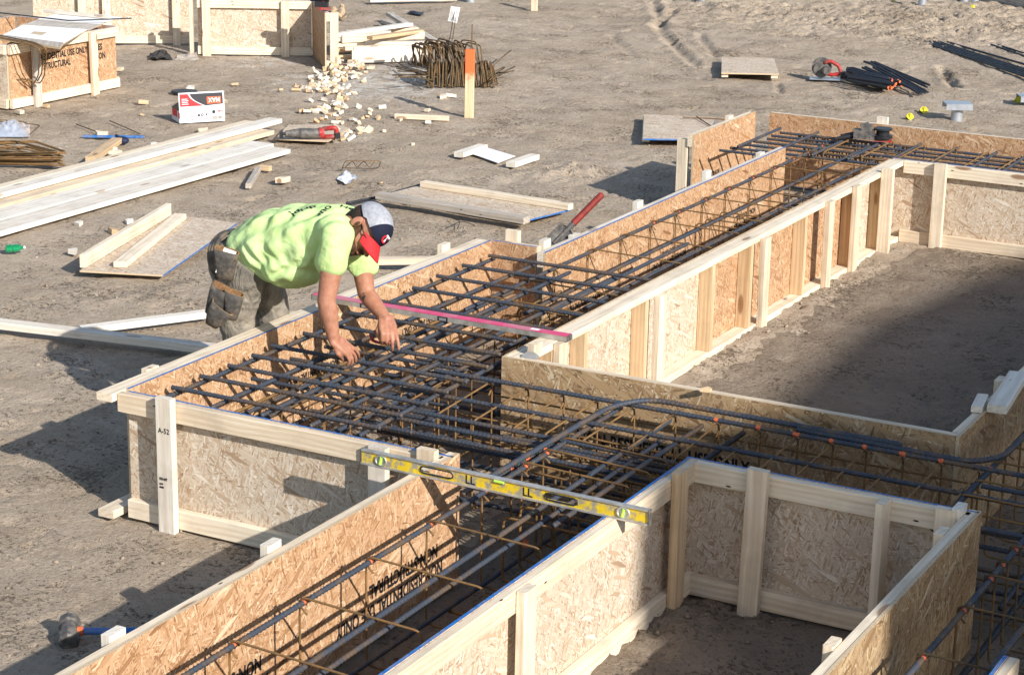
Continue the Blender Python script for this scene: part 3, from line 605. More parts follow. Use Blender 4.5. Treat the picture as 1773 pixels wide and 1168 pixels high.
# ------------------------------------------------------------------ spirit levels
def level(label, p0, p1, z0, h, t, body, face, vials, slots, mark=None, flat=False):
    p0 = Vector(p0); p1 = Vector(p1); L = (p1-p0).length; M = frame(p0, p1-p0)
    root = empty('spirit_level', p0, label, 'spirit level', M=M)
    b = MB(); n = 0; cuts = sorted(slots)
    fl = .009                              # I-beam: two flanges and a web with hand slots
    if not flat:
        b.box(0, L, -t/2, t/2, h-fl, h, 1, None, .0015); b.box(0, L, -t/2, t/2, 0, fl, 1, None, .0015)
        x = 0
        for (a, c) in cuts: b.box(x, a, -.006, .006, fl, h-fl, 0); b.box(a, c, -.006, .006, fl, fl+.010, 0); b.box(a, c, -.006, .006, h-fl-.010, h-fl, 0); x = c
        b.box(x, L, -.006, .006, fl, h-fl, 0)
        for (a, c) in cuts:                # rubber grip rims
            P = [Vector((x_, -.0075, z_)) for x_, z_ in ((a+.012, h-fl-.010), (c-.012, h-fl-.010), (c, h*.5), (c-.012, fl+.010), (a+.012, fl+.010), (a, h*.5))]
            b.tube(fillet(P, .02, True), .0035, 5, 2, True)
    else:
        b.box(0, L, -h/2, h/2, t-.004, t, 0, None, .001); b.box(0, L, -h/2, -h/2+.004, 0, t-.0045, 1); b.box(0, L, h/2-.004, h/2, 0, t-.0045, 1); b.box(0, L, -h/2+.0045, h/2-.0045, .003, .009, 1)
    link('beam', b.mesh('beam'), root, M, [M_[face], M_[body], M_['black']])
    for x, kind in vials:
        v = MB(); w = MB()
        if flat:
            w.box(x-.03, x+.03, -h/2-.001, h/2+.001, .0, t-.006, 0); v.box(x-.02, x+.02, -h/2-.0025, h/2+.0025, .004, t-.012, 0)
        elif kind == 'r':
            a = np.linspace(0, 6.283, 21)[:-1]
            w.tube([Vector((x+.026*math.cos(q), -.008, h/2+.021*math.sin(q))) for q in a], .005, 6, 0, True); w.cyl((x, -.0075, h/2), (x, .0075, h/2), .024, n=20)
            v.cyl((x-.004, -.0095, h/2-.016), (x+.004, -.0095, h/2+.016), .007, n=10)
        else:
            w.box(x-.028, x+.028, -.009, .009, h-.022, h-.0095, 0); v.cyl((x-.022, -.0095, h-.015), (x+.022, -.0095, h-.015), .0062, n=10)
        f = link('vial_housing', w.mesh('vial_housing'), root, M, M_['alu'] if not flat else M_['black']); link('vial', v.mesh('vial'), f, M, M_['vial'] if not flat else M_['galv'])
    for x0, x1 in ((-.006, -.0005), (L+.0005, L+.006)):
        e = MB()
        if flat: e.box(x0, x1, -h/2, h/2, 0, t)
        else: e.box(x0, x1, -t/2, t/2, 0, h)
        link('end_cap', e.mesh('end_cap'), root, M, M_['dark_tool'])
    return root, M, L
lv, LM, LL = level('scuffed yellow spirit level bridging the trench form near the bottom centre', (-4.452, 6.985, .6005), (-3.13, 6.965, .6005), 0, .066, .024, 'alu', 'yellow',
      [(.095, 'r'), (.66, 't'), (1.215, 'r')], [(.285, .445), (.865, 1.015)])
NRM = Matrix(((1,0,0,0),(0,0,-1,-.0068),(0,1,0,0),(0,0,0,1)))
for x in (.50, .765):
    text('marker_scrawl', 'LL' if x > .6 else 'LL', .05, LM @ Matrix.Translation((x, 0, .014)) @ NRM, lv, 'ink', 0, .001, narrow=.95)
lv2, LM2, LL2 = level('long pink and grey box level lying across the rebar behind the worker\'s arms', (-6.06, 9.04, .603), (-4.545, 9.055, .603), 0, .055, .03, 'alu', 'pink', [(.33, 'f'), (.80, 'f')], [], flat=True)
wl = MB(); wl.box(1.30, 1.345, -.012, .012, .0304, .0312); link('sticker', wl.mesh('sticker'), lv2, LM2, M_['white'])
# ------------------------------------------------------------------ unseen block added outside the frame, shaped to shade the right side
SH = Vector((.906, -.423, 0)); WV = Vector((.423, .906, 0)); D0 = 12.0; TT = math.tan(SUN_EL)
prof = [(5.15, 3.0), (5.22, 3.75), (5.6, 3.95), (7.5, 4.03), (9.3, 4.56), (11.5, 4.88), (14, 5.0), (26, 5.0)]  # top profile follows the edge of the shade it has to cast
bm_ = MB(); K = len(prof)
top0 = [SH*D0+WV*w+Vector((0,0,v+D0*TT)) for w, v in prof]; bot0 = [SH*D0+WV*w+Vector((0,0,-.3)) for w, v in prof]
top1 = [q+SH*9 for q in top0]; bot1 = [q+SH*9 for q in bot0]
bm_.add(bot0+top0, [(i, i+1, K+i+1, K+i) for i in range(K-1)]); bm_.add(bot1+top1, [(i+1, i, K+i, K+i+1) for i in range(K-1)])
bm_.add([bot0[0], bot1[0], top1[0], top0[0]], [(0,3,2,1)]); bm_.add([bot0[-1], bot1[-1], top1[-1], top0[-1]], [(0,1,2,3)])
bl = empty('shade_blocker', SH*D0, 'unseen block added beyond the right edge, shaped to shade the courtyard', 'shade blocker')
M_['render'] = plain('beige_blocker_render', (.40,.36,.30), .9, var=.08, scale=4)
link('wall', bm_.mesh('wall'), bl, None, M_['render'])  # sides of the added shade blocker
b = MB(); b.add([q+Vector((0,0,.004)) for q in top0+top1], [(i, i+1, K+i+1, K+i) for i in range(K-1)]); link('blocker_top', b.mesh('blocker_top'), bl, None, M_['dark_tool'])
for lvl in (1.0, 4.2):
    for k in range(5):
        b = MB(); q = SH*(D0-.03)+WV*(7.2+k*3.6)+Vector((0,0,lvl)); b.add([q, q+WV*1.5, q+WV*1.5+Vector((0,0,1.5)), q+Vector((0,0,1.5))], [(0,1,2,3)])
        link('blocker_pane', b.mesh('blocker_pane'), bl, None, M_['black'])  # made-up panes dressing the added blocker
# ------------------------------------------------------------------ clutter on the ground
def gz(x, y): return float(ground_height(np.array([float(x)]), np.array([float(y)]))[0])
def B(name, label, cat, a, b_, w, t, z, mt='wood', group=None, edge=False, dz=0.0):
    """board between two photo points taken at height z (centre line)"""
    p0 = at(a[0], a[1], z); p1 = at(b_[0], b_[1], z+dz)
    if edge: w, t = t, w
    o = board(name, p0, p1, w, t, mt); tag(o, label, cat, group); return o
def slab(pts, th, mats, name, parent=None, z=None):
    """flat sheet from its corner points, extruded down by th; mats: top/side"""
    P = [Vector(p) for p in pts]; o = P[0].copy(); n = len(P); d = P[1]-P[0]
    F = frame(o, (d.x, d.y, d.z)); Fi = F.inverted(); Q = [Fi @ p for p in P]
    b = MB(); b.add(Q+[q-Vector((0,0,th)) for q in Q], [tuple(range(n)), tuple(range(2*n-1, n-1, -1))]+[(i, n+i, n+(i+1)%n, (i+1)%n) for i in range(n)], [0, 1]+[1]*n)
    for k, mi in (z or {}).items(): b.m[2+k] = mi
    return link(name, b.mesh(name), parent, F, mats)
# osb sheet lies in the XY plane: its own node tree reads X and Z, so sheets get a flat variant
def flat_variant(key, src):
    m = M_[src].copy(); m.name = M_[src].name+'_flat'; t = m.node_tree
    sp = [n for n in t.nodes if n.bl_idname == 'ShaderNodeSeparateXYZ' and n.inputs[0].links and n.inputs[0].links[0].from_node.bl_idname == 'ShaderNodeTexCoord'][0]
    for l in list(sp.outputs[2].links)+[]:
        to = l.to_socket; t.links.remove(l); t.links.new(sp.outputs[1], to)
    M_[key] = m
flat_variant('osb_f', 'osb'); flat_variant('osb_pale_f', 'osb_pale')
M_['osb_grey_f'] = M_['osb_pale_f']
g_long = 'long boards lying side by side on the left'
def long_board(label, x0, y0, x1, y1, z, w=.235, t=.038, mt='wood_white', dz=0.0):
    o = board('long_board', (x0, y0, z), (x1, y1, z+dz), w, t, mt); tag(o, label, 'board', g_long)
long_board('nearest of the long white boards, whole near end showing', -10.14, 10.98, -10.13, 14.58, .045)
long_board('second long white board from the near side, slightly behind the nearest', -10.42, 10.2, -10.40, 14.72, .040)
long_board('thin warm edged board wedged under the topmost long board', -10.66, 9.6, -10.68, 15.2, .045, .14, .038, 'wood')
long_board('topmost long pale board on the stack, reaching farthest towards the power saw', -10.78, 9.6, -10.80, 15.5, .09, .14, .04, 'wood_white')
long_board('farthest board of the long stack, lying on its narrow edge', -10.93, 9.5, -10.95, 15.3, .055, .09, .09, 'wood')
# flat form panel with two studs
pr = empty('form_panel', (-9.0, 11.5, 0), 'flat panel with blue edge and two studs lying on it, left of the worker', 'form panel')
ps = [at(138,468,.05), at(282,476,.05), at(410,386,.05), at(298,371,.05)]
slab(ps, .012, [M_['osb_pale_f'], M_['osb_edge'], M_['blue']], 'sheet', pr, z={1: 2})
a_, b_ = at(143,452,.10), at(292,362,.10); board('stud', a_, b_, .040, .09, 'wood', pr)
a_, b_ = at(208,458,.073), at(312,374,.073); board('stud', a_, b_, .09, .040, 'wood', pr)
pr = empty('form_panel', (-7.8, 13.9, 0), 'flat panel with two long rails lying on the ground behind the worker\'s cap', 'form panel')
slab([at(662,335,.05), at(912,381,.05), at(988,362,.05), at(735,318,.05)], .012, [M_['osb_pale_f'], M_['osb_edge'], M_['blue']], 'sheet', pr, z={1: 2, 2: 2})
board('rail', at(656,338,.075), at(912,381,.075), .089, .05, 'wood_grey', pr); board('rail', at(732,318,.075), at(988,358,.075), .075, .045, 'wood', pr)
B('lumber_board', 'long thin board lying across the lower left, cut by the left edge', 'board', (-20,558), (372,604), .089, .045, .05, 'wood_white')
B('lumber_board', 'short board meeting the long thin board under the tool pouches', 'board', (140,571), (358,543), .075, .04, .03, 'wood_white')
B('lumber_board', 'board lying behind the near footing at the worker\'s far elbow', 'board', (600,452), (790,450), .089, .04, .06, 'wood')
B('lumber_board', 'weathered grey board end at the rail beside the tool pouches', 'board', (250,640), (380,600), .14, .03, .02, 'wood_grey') if False else None
# paper sheet held by two blocks
pp = slab([at(806,262,.012), at(838,254,.012), at(892,270,.012), at(862,282,.012)], .004, [M_['white'], M_['white']], 'paper_sheet'); tag(pp, 'white paper sheet held down by two short blocks', 'paper')
B('wood_block', 'left of the two white blocks holding down the paper sheet', 'block', (794,268), (836,254), .09, .045, .03, 'wood_white')
B('wood_block', 'right of the two white blocks holding down the paper sheet', 'block', (884,285), (926,271), .09, .045, .03, 'wood_white')
# low panels on runners
def low_panel(label, q, runners, h=.05, edge='osb_edge'):
    r0 = empty('form_panel', at(*q[0]), label, 'form panel'); slab([at(x, y, h) for x, y in q], .014, [M_['osb_pale_f'], M_['osb_edge'], M_[edge]], 'sheet', r0, z={2: 2, 3: 2, 1: 2})
    for a, c in runners: board('runner', at(*a, h-.034), at(*c, h-.034), .07, .036, 'wood', r0)
low_panel('pale panel with blue front edge lying left of the far corner form', [(1115,198), (1240,203), (1222,241), (1113,240)], [((1118,242), (1120,203)), ((1210,243), (1228,207))], .06, 'blue')
low_panel('small square pale panel on two runners beside the red circular saw', [(1250,99), (1340,101), (1349,128), (1249,126)], [((1255,131), (1256,103)), ((1341,133), (1334,106))], .07)
# scattered offcuts
def wedge(L, w, t, cut):
    b = MB(); vs = [(-L/2,-w/2,0),(L/2,-w/2,0),(L/2*cut,w/2,0),(-L/2,w/2,0)]; vs += [(x, y, t) for x, y, z in vs]
    b.add([Vector(v) for v in vs], [(0,3,2,1),(4,5,6,7),(0,1,5,4),(1,2,6,5),(2,3,7,6),(3,0,4,7)]); return b.mesh('offcut')
wm = []
for i in range(9):
    me = wedge(rng.uniform(.06,.12), rng.uniform(.05,.085), .034, rng.uniform(-.9,.6)); me.materials.append(M_[('wood_white', 'wood', 'wood_warm')[i % 3]]); wm.append(me)
def offcut(x, y, z, label, group, s=1.0, tilt=.5, me=None):
    o = bpy.data.objects.new('offcut', me or wm[rng.randint(9)]); COL.objects.link(o)
    o.location = (x, y, z); o.rotation_euler = (rng.uniform(-tilt, tilt), rng.uniform(-tilt, tilt), rng.uniform(0, 6.28)); o.scale = (s, s, s)
    tag(o, label, 'offcut', group)
lab = 'small pale wedge shaped lumber offcut in the heap between form and bent bars'
for (cx, cy, sx, sy, n) in ((588,132,34,10,52), (560,148,38,10,34), (612,112,16,10,22), (578,172,26,12,26), (570,196,30,11,20), (612,205,38,12,14), (590,233,30,7,22), (545,150,30,8,10)):
    for k in range(n):
        px = cx+rng.normal()*sx*.75; py = cy+rng.normal()*sy*.75
        if py > 245 or (py < 96): continue
        P = at(px, py); hz = .035*math.exp(-((px-585)/45)**2-((py-125)/16)**2)*rng.rand()*2.2
        offcut(P.x, P.y, hz+.004, lab, 'offcuts in the heap', rng.uniform(.5, .85), .6)
for px, py, s, lb in ((642,120,1.0,'pale offcut lying right of the offcut heap toward the bent bars'), (768,170,1.0,'left of two pale offcuts before the bent bar bundle'), (780,168,1.0,'right of two pale offcuts before the bent bar bundle'),
                  (740,193,.8,'flat offcut lying left of the orange topped stake'), (662,188,1.1,'offcut alone left of the short lumber length'), (694,210,.8,'offcut against the near side of the short lumber length'),
                  (742,214,.9,'offcut by the right end of the short lumber length'), (715,252,.6,'tiny white chip on open soil above the flat form panel'), (490,316,1.4,'warm square block lying right of the long board ends'),
                  (352,228,1.0,'grey white block lying in front of the printed carton'), (418,219,.9,'pale shard lying right of the printed carton'), (407,148,.7,'small chip behind the printed carton to its right'),
                  (248,180,1.2,'short flat lumber scrap left of the printed carton'), (247,200,.5,'tiny scrap left of and below the printed carton'), (264,253,1.0,'white chip left of the long board stack'),
                  (330,155,.9,'small cube behind the black disc'), (124,309,1.3,'cube of lumber beside the long boards near the left edge'), (392,178,.7,'thin scrap at the right end of the printed carton'),
                  (139,391,.9,'small white chip below the long boards'), (225,387,.9,'small pale chip above the two stud panel'), (130,440,1.1,'white block at the left corner of the two stud panel'),
                  (195,405,1.2,'pale chip at the far edge of the two stud panel'), (208,122,.9,'white chip beside the covered form at upper left'), (35,197,1.0,'small block in front of the covered form at upper left'),
                  (175,236,1.2,'block of lumber lying on the blue edged strip'), (200,268,1.0,'right of two pale scraps near the dark cap'), (188,262,1.3,'left of two pale scraps near the dark cap'),
                  (80,186,.8,'chip at the foot of the covered form stake'), (660,318,.4,'tiny chip above the flat form panel'), (1222,678,1.1,'white chip on the top edge of the courtyard form front')):
    P = at(px, py, .62 if py > 670 else 0); offcut(P.x, P.y, P.z+(.0 if py > 670 else .003), lb, None, s*(.5 if py > 670 else .9), .12)
B('lumber_board', 'short length of pale lumber left of the orange topped stake', 'board', (684,201), (777,205), .05, .045, .025, 'wood')
B('lumber_board', 'thick short stud pointing at the long boards below the blue strip', 'board', (157,276), (203,243), .09, .045, .04, 'wood_warm')
B('lumber_board', 'grey white short board beside the long stack', 'board', (145,291), (228,277), .12, .03, .03, 'wood_white')
B('lumber_board', 'orange tinted short board tucked beside the long stack', 'board', (165,299), (245,287), .06, .03, .02, 'wood_warm')
B('lumber_board', 'small stick with a blue end below the long board tips', 'board', (430,322), (447,293), .045, .04, .025, 'wood_grey')
B('lumber_board', 'tiny block at the upper end of the blue ended stick', 'board', (450,290), (468,292), .05, .04, .025, 'wood_warm')
B('lumber_board', 'blue edged strip of panel lying near the rusty bars', 'board', (143,236), (250,237), .03, .02, .012, 'blue')
# panel piece under the reciprocating saw
pp = slab([at(476,240,.035), at(568,244,.035), at(606,222,.035), at(585,216,.035), at(500,216,.035)], .012, [M_['osb_pale_f'], M_['osb_edge']], 'panel_offcut'); tag(pp, 'piece of panel lying under the red handled power saw', 'panel offcut')
# lumber pile
g_ = 'short boards in the pile behind the offcut heap'
pile = [((572,62),(710,42),.09,.038,.20,'wood_white'), ((572,70),(672,56),.09,.038,.16,'wood_white'), ((592,68),(734,61),.038,.085,.17,'wood'), ((575,78),(690,76),.09,.038,.10,'wood'), ((632,74),(745,75),.09,.038,.12,'wood_white'),
        ((576,88),(640,84),.09,.04,.05,'wood_warm'), ((596,84),(700,80),.09,.04,.09,'wood'), ((609,98),(724,95),.04,.14,.075,'wood_white'), ((612,90),(740,87),.04,.10,.12,'wood_white'), ((674,24),(756,74),.09,.04,.10,'wood_grey'),
        ((665,37),(712,52),.09,.04,.06,'wood_grey'), ((600,56),(722,50),.09,.04,.14,'wood'), ((640,66),(728,54),.09,.038,.21,'wood_warm'), ((580,100),(640,98),.05,.05,.03,'wood_warm'), ((690,84),(760,78),.09,.038,.04,'wood')]
for i, (a, c, w, t, z, mt) in enumerate(pile):
    p0 = at(a[0], a[1]+z*40, z); p1 = at(c[0], c[1]+z*40, z); p0.z = p1.z = z
    P0 = at(a[0], a[1], z); P1 = at(c[0], c[1], z)
    o = board('short_board', P0, P1, w, t, mt)
    lbs = ['long white board sloping across the top of the short lumber pile', 'white board just under the sloping top board of the pile', 'board on edge high on the short lumber pile', 'flat board low in the middle of the short lumber pile', 'flat white board end toward the bent bars, mid pile',
           'warm toned stub at the left foot of the short lumber pile', 'flat board under the middle of the short lumber pile', 'wide white board on edge at the front foot of the pile', 'second white board on edge at the front of the pile', 'grey board slanting down the far right of the pile',
           'grey short board end sticking out at the back of the pile', 'board at the back of the short lumber pile', 'warm board resting near the top right of the pile', 'small stub lying at the left front of the pile', 'board poking right from the pile toward the bent bars']
    tag(o, lbs[i], 'board', g_)
# orange topped stake
m, t, b = mat('orange_topped_stake', .75, .25); g = G(t); o = g.obj(); x = g.sep(o)[0]
n = g.noise(o, 18, 4, .6); f = g.ramp(g.math('ADD', x, g.math('MULTIPLY', g.math('SUBTRACT', n, .5), .22)), [(.50, 0), (.56, 1)])
gr = g.noise(g.mapping(o, sc=(1.5, 60, 60)), 1, 3, .6); wc = g.ramp(gr, [(.3, (.50,.34,.18)), (.65, (.74,.58,.38))])
g.l(g.mix(f, wc, (.85,.16,.05)), b.inputs['Base Color']); M_['stake_orange'] = m
P = at(812,202); st = board('marker_stake', (P.x, P.y, -.15), (P.x+.005, P.y, .635), .085, .038, 'stake_orange', None, (.3,-.95,0)); tag(st, 'upright lumber stake with a sprayed orange top standing alone', 'stake')
# ------------------------------------------------------------------ forms in the background
RV = Vector((.878, .478, 0))
p0, p1 = at(60,74), at(331,75)
form_wall('pale form side along the top left edge of the picture, behind the covered form', p0.xy, p1.xy, (.47,-.88), h=.62, posts=[('stake', .55, .60), ('stake', .82, .60), ('stake', (at(307,75)-p0).length, .62)], inner='osb', blue='osb_edge')
p0, p1 = at(344,93), at(540,96)
form_wall('form side with two upright stakes left of the short lumber pile', p0.xy, p1.xy, (.47,-.88), h=.60, posts=[('stake', .10, .615), ('stake', (at(495,96)-p0).length, .60), ('stake_edge', -.06, .61)], inner='osb')
q0 = at(541,96); q1 = at(563,121)
form_wall('end panel with blue edge and wide stake beside the short lumber pile', q0.xy, q1.xy, (.878,.478), h=.60, posts=[('stake_edge', (q1-q0).length-.02, .60)], outer='osb_pale', wood='wood')
p0, p1 = at(18,188), at(201,150)
form_wall('covered form side at upper left, gold face printed with black stencil', p0.xy, p1.xy, (1,0), h=.60, outer='osb', inner='osb', ext=(.02,.0), wood='wood',
     posts=[('stake', .30, .615, .0, 'wood_grey'), ('stake', 1.13, .60, -.02, 'wood')], texts=[(.42, .40, .085, 0, 'out', ['RESIDENTIAL USE ONLY', 'STRUCTURAL']), (1.22, .40, .085, 0, 'out', ['RES', 'ON'])])
form_wall('pale short end of the covered form at the left edge of the picture', (p0.x, p0.y), (p0.x-1.25, p0.y), (0,-1), h=.60, wood='wood')
form_wall('far side of the covered form at upper left, seen past the white sheets', (p0.x-1.25, p0.y), (p0.x-1.25, p1.y), (-1,0), h=.60, inner='osb')
form_wall('back end of the covered form at upper left', (p1.x, p1.y), (p1.x-1.25, p1.y), (0,1), h=.60)
# sheets over the covered form
def sheet(name, q, z, mt, label, cat, th=.008):
    o = slab([at(x, y, z+(dz if dz else 0)) for x, y, dz in q], th, [M_[mt], M_['osb_edge']], name); tag(o, label, cat)
sheet('covering_sheet', ((2,62,0), (40,43,.01), (152,51,.0), (106,78,.01)), .615, 'white', 'white sheet nearest the camera laid over the covered form', 'sheet')
sheet('covering_sheet', ((65,33,0), (112,21,.0), (212,30,.0), (172,42,.0)), .615, 'white', 'white sheet at the far end of the covered form', 'sheet')
sheet('covering_board', ((42,42,.0), (68,33,.0), (176,43,.0), (153,52,.0)), .612, 'wood_grey', 'weathered board between the two white sheets on the covered form', 'board')
sheet('covering_board', ((0,66,.0), (3,60,.0), (110,74,.0), (104,82,.0)), .64, 'wood_grey', 'weathered board along the near edge of the white sheet', 'board', .02)
B('lumber_board', 'pale board lying behind the farther white sheet', 'board', (78,19), (190,30), .06, .03, .635, 'wood_white')
def rod(name, label, pts, r=.006, mt='brown_rust', cat='steel bar', group=None, bend=.05):
    P = [at(x, y, z) for x, y, z in pts]; o = P[0]; b = MB(); b.tube([q-o for q in resample(fillet(P, bend) if len(P) > 2 else P, .06)], r, 6)
    ob = link(name, b.mesh(name), None, Matrix.Translation(o), M_[mt]); tag(ob, label, cat, group); return ob
rod('steel_bar', 'dark bar lying across the sheets of the covered form', [(-5,22,.65), (120,36,.65), (228,32,.66)], .007, 'black_steel')
for k, (dx, dy) in enumerate(((0,0), (5,3), (-6,4))):
    rod('hanging_stirrup', ['outer', 'middle', 'inner'][k]+' rusty bent bar hanging over the near edge of the covered form', [(-8,60+dy,.66), (62+dx,74+dy,.65), (76+dx,82+dy,.62), (72+dx,128+dy,.32), (64+dx,142+dy,.22), (50+dx,137+dy,.25), (-8,126+dy,.3)], .006, 'rust' if k else 'brown_rust', 'bent bar', 'bent bars hanging off the covered form')
# ------------------------------------------------------------------ bundles of bent bars
def hoop(parent, M, w, h, flare=.06, r=.008, mt='brown_rust', foot=.12):
    pts = [(-w/2-flare-foot, 0, .01), (-w/2-flare, 0, .0), (-w/2, 0, h), (w/2, 0, h), (w/2+flare, 0, .0), (w/2+flare+foot, 0, .02)]
    P = fillet([Vector(p) for p in pts], .045, k=3); b = MB(); b.tube(resample(P, .08), r, 6)
    return link('bent_bar', b.mesh('bent_bar'), parent, M, M_[mt])
c0 = at(790,140); bd = empty('bent_bar_bundle', c0, 'rust brown bundle of bent bars heaped behind the orange topped stake', 'bar bundle')
nv = Vector((.47,-.88,0))
def put_hoop(px, py, z, yaw, tilt, w, h, **k):
    P = at(px, py); M = Matrix.Translation((P.x, P.y, z)) @ Matrix.Rotation(yaw, 4, 'Z') @ Matrix.Rotation(tilt, 4, 'X'); hoop(bd, M, w, h, **k)
for i in range(52):
    t_ = i/51; put_hoop(738+t_*118+rng.normal()*1.5, 150-2*math.sin(t_*3)+rng.normal(), .01, -.95+rng.normal()*.05-.25*t_, rng.normal()*.07-.12+.35*t_, .18+J(.03), .25+J(.03)-.02*t_, foot=.03, flare=.03)
for i in range(34):
    t_ = i/33; put_hoop(728+t_*92+rng.normal()*2, 122+rng.normal()*2, .02, -.5+rng.normal()*.12, rng.normal()*.22+.25, .26+J(.05), .27+J(.04), foot=.08)
for i in range(14):
    t_ = i/13; b = MB(); s = -1 if i < 7 else 1
    a = at(*( (745+rng.rand()*30, 128+rng.rand()*18) if s < 0 else (845+rng.rand()*15, 118+rng.rand()*22)), .08+rng.rand()*.06)
    e = at(*( (676+rng.rand()*14, 104+rng.rand()*22+ (26 if i % 3 == 0 else 0)) if s < 0 else (872+rng.rand()*22, 84+rng.rand()*45)), .03+rng.rand()*.14)
    b.tube([Vector((0,0,0)), (e-a)*.5+Vector((0,0,.01)), e-a], .0065, 6); link('bent_bar', b.mesh('bent_bar'), bd, Matrix.Translation(a), M_['brown_rust'])
a = at(817,78,.28); b = MB(); b.tube([Vector((0,0,-.25)), Vector((0,0,.22))], .007, 6); link('bent_bar', b.mesh('bent_bar'), bd, Matrix.Translation(a), M_['brown_rust'])
rod('wire_holder', 'twisted wire pair standing from the bent bar bundle and holding a paper tag', [(772,92,.30), (780,60,.50), (787,20,.74)], .004, 'black_steel', 'wire')
rod('wire_holder', 'second wire strand beside the twisted pair over the bent bar bundle', [(779,92,.30), (785,58,.50), (791,18,.74)], .004, 'brown_rust', 'wire')
p_ = [at(776,36,.62), at(791,40,.60), at(797,13,.76), at(781,11,.78)]
b = MB(); b.add([q-p_[0] for q in p_]+[q-p_[0]+Vector((-.002,.004,0)) for q in p_], [(0,1,2,3), (7,6,5,4), (0,4,5,1), (1,5,6,2), (2,6,7,3), (3,7,4,0)])
tg = link('paper_tag', b.mesh('paper_tag'), None, Matrix.Translation(p_[0]-Vector((-.006,.012,0))), M_['white']); tag(tg, 'white paper tag held up on wires above the bent bar bundle', 'tag')
c0 = at(50,270); bd2 = empty('stirrup_bundle', c0, 'rusty bundle of nested rectangular hoops at the left edge under plastic film', 'bar bundle')
for i in range(16):
    z = .02+.12*(i/15); dx = -rng.rand()*26; dy = -i*2.2+rng.normal()*1.5
    P = [at(x+dx, y+dy+z*0, z) for x, y in ((118,288), (20,281), (-40,285))]
    q = [at(118+dx, 287+dy*.75, z), at(62+dx*2.5, 272+dy*.9, z+.03), at(-60, 268+dy*.6, z+.02), at(-60, 283+dy*.5, z)]
    b = MB(); o = q[0]; b.tube([v-o for v in resample(fillet(q, .05, True), .08)], .006, 6, 0, True); link('hoop', b.mesh('hoop'), bd2, Matrix.Translation(o), M_['rust' if i % 3 else 'brown_rust'])
# crumpled clear film
b = MB(); nn = 22; vs = []; fs = []
for j in range(nn):
    for i in range(nn):
        P = at(-12+i*64/(nn-1), 216+j*25/(nn-1), 0); e_ = math.sin(math.pi*i/(nn-1))*math.sin(math.pi*j/(nn-1))
        vs.append(Vector((P.x, P.y, .06*e_+.05*noise.noise(Vector((i*.5, j*.5, 1)))*e_**.5+.02)))
fs = [(j*nn+i, j*nn+i+1, (j+1)*nn+i+1, (j+1)*nn+i) for j in range(nn-1) for i in range(nn-1)]
o = vs[0].copy(); b.add([v-o for v in vs], fs); b.smooth = [True]*len(b.f); fl = link('plastic_film', b.mesh('plastic_film'), None, Matrix.Translation(o), M_['film']); tag(fl, 'crumpled clear plastic film lying at the left edge by the rusty hoops', 'plastic film')
rod('steel_bar', 'thin dark rod left of the blue strip end', [(132,215,.02), (180,233,.02)], .005, 'brown_rust'); rod('steel_bar', 'thin dark rod slanting above the blue strip', [(190,209,.03), (243,232,.01)], .005, 'brown_rust')
rod('steel_bar', 'rusty rod end above the plastic film', [(-5,211,.05), (20,210,.05), (70,217,.03), (52,232,.03)], .005, 'brown_rust')
rod('steel_bar', 'bent wire piece right of the plastic film', [(0,208,.1), (30,209,.05), (45,212,.05)], .005, 'brown_rust')
tr = [(592,292,.02), (598,278,.12), (660,278,.12), (655,292,.02), (592,291,.02)]
rod('bent_wire', 'small rusty wire frame lying above the white paper', tr, .0035, 'rust', 'wire'); rod('zigzag_wire', 'zigzag wire inside the small rusty frame', [(598,290,.02), (610,278,.12), (618,291,.02), (630,278,.12), (640,291,.02), (650,278,.1)], .003, 'rust', 'wire')
rod('wire_scrap', 'dark wire scrap on the soil below the flat form panel', [(776,393,.01), (800,382,.03), (822,390,.01)], .003, 'black_steel', 'wire'); rod('wire_scrap', 'crossing wire scrap beside the other below the flat form panel', [(781,377,.02), (797,383,.03), (792,396,.01)], .003, 'black_steel', 'wire')
rod('steel_bar', 'thin rusty bar lying on the blue fronted pale panel', [(1182,203,.08), (1236,205,.07), (1268,209,.04)], .006, 'rust'); rod('steel_bar', 'thin dark bar end on the blue fronted pale panel', [(1206,202,.08), (1232,219,.07)], .006, 'brown_rust')
rod('steel_bar', 'dark strap running from behind the worker to the flat form panel', [(600,352,.03), (655,341,.04), (735,318,.05)], .011, 'black_steel')
# ------------------------------------------------------------------ straight bars on the right
g_ = 'dark bars in the cut bundle'; bb = empty('bar_bundle', at(1520,150), 'bundle of short dark bars with orange cut ends beside the red circular saw', 'bar bundle')
for i in range(34):
    row = i // 9; k = i % 9
    a = at(1466+rng.rand()*12, 118+k*2.6, .02+row*.03); e = at(1548+rng.normal()*7, 139+k*1.7-row*1.5+2, .02+row*.03)
    b = MB(); L = e-a; b.cyl((0,0,0), L, .0145, n=8, mi=0); b.cyl(L, L*1.004, .0147, n=8, mi=1); link('bar', b.mesh('bar'), bb, Matrix.Translation(a), [M_['black_steel'], M_['orange']])
for i in range(9):
    a = at(1490+rng.rand()*30, 106+rng.rand()*12, .12); e = at(1590+rng.rand()*22, 145+rng.rand()*20, .03)
    b = MB(); b.cyl((0,0,0), e-a, .013, n=8); link('bar', b.mesh('bar'), bb, Matrix.Translation(a), M_['black_steel'])
lb = ['nearest long dark bar crossing the upper right corner', 'second long dark bar from the near side in the upper right', 'third long dark bar in the upper right bunch', 'fourth long dark bar in the upper right bunch', 'fifth long dark bar in the upper right bunch', 'farthest bar of the upper right bunch, standing slightly apart']
for i in range(6): rod('steel_bar', lb[i], [(1552+i*5, 58-i*.6, .015), (1800, 141-i*3.2-(6 if i == 5 else 0), .015+.01*(i % 2))], .013, 'black_steel', 'steel bar', 'long dark bars in the upper right')
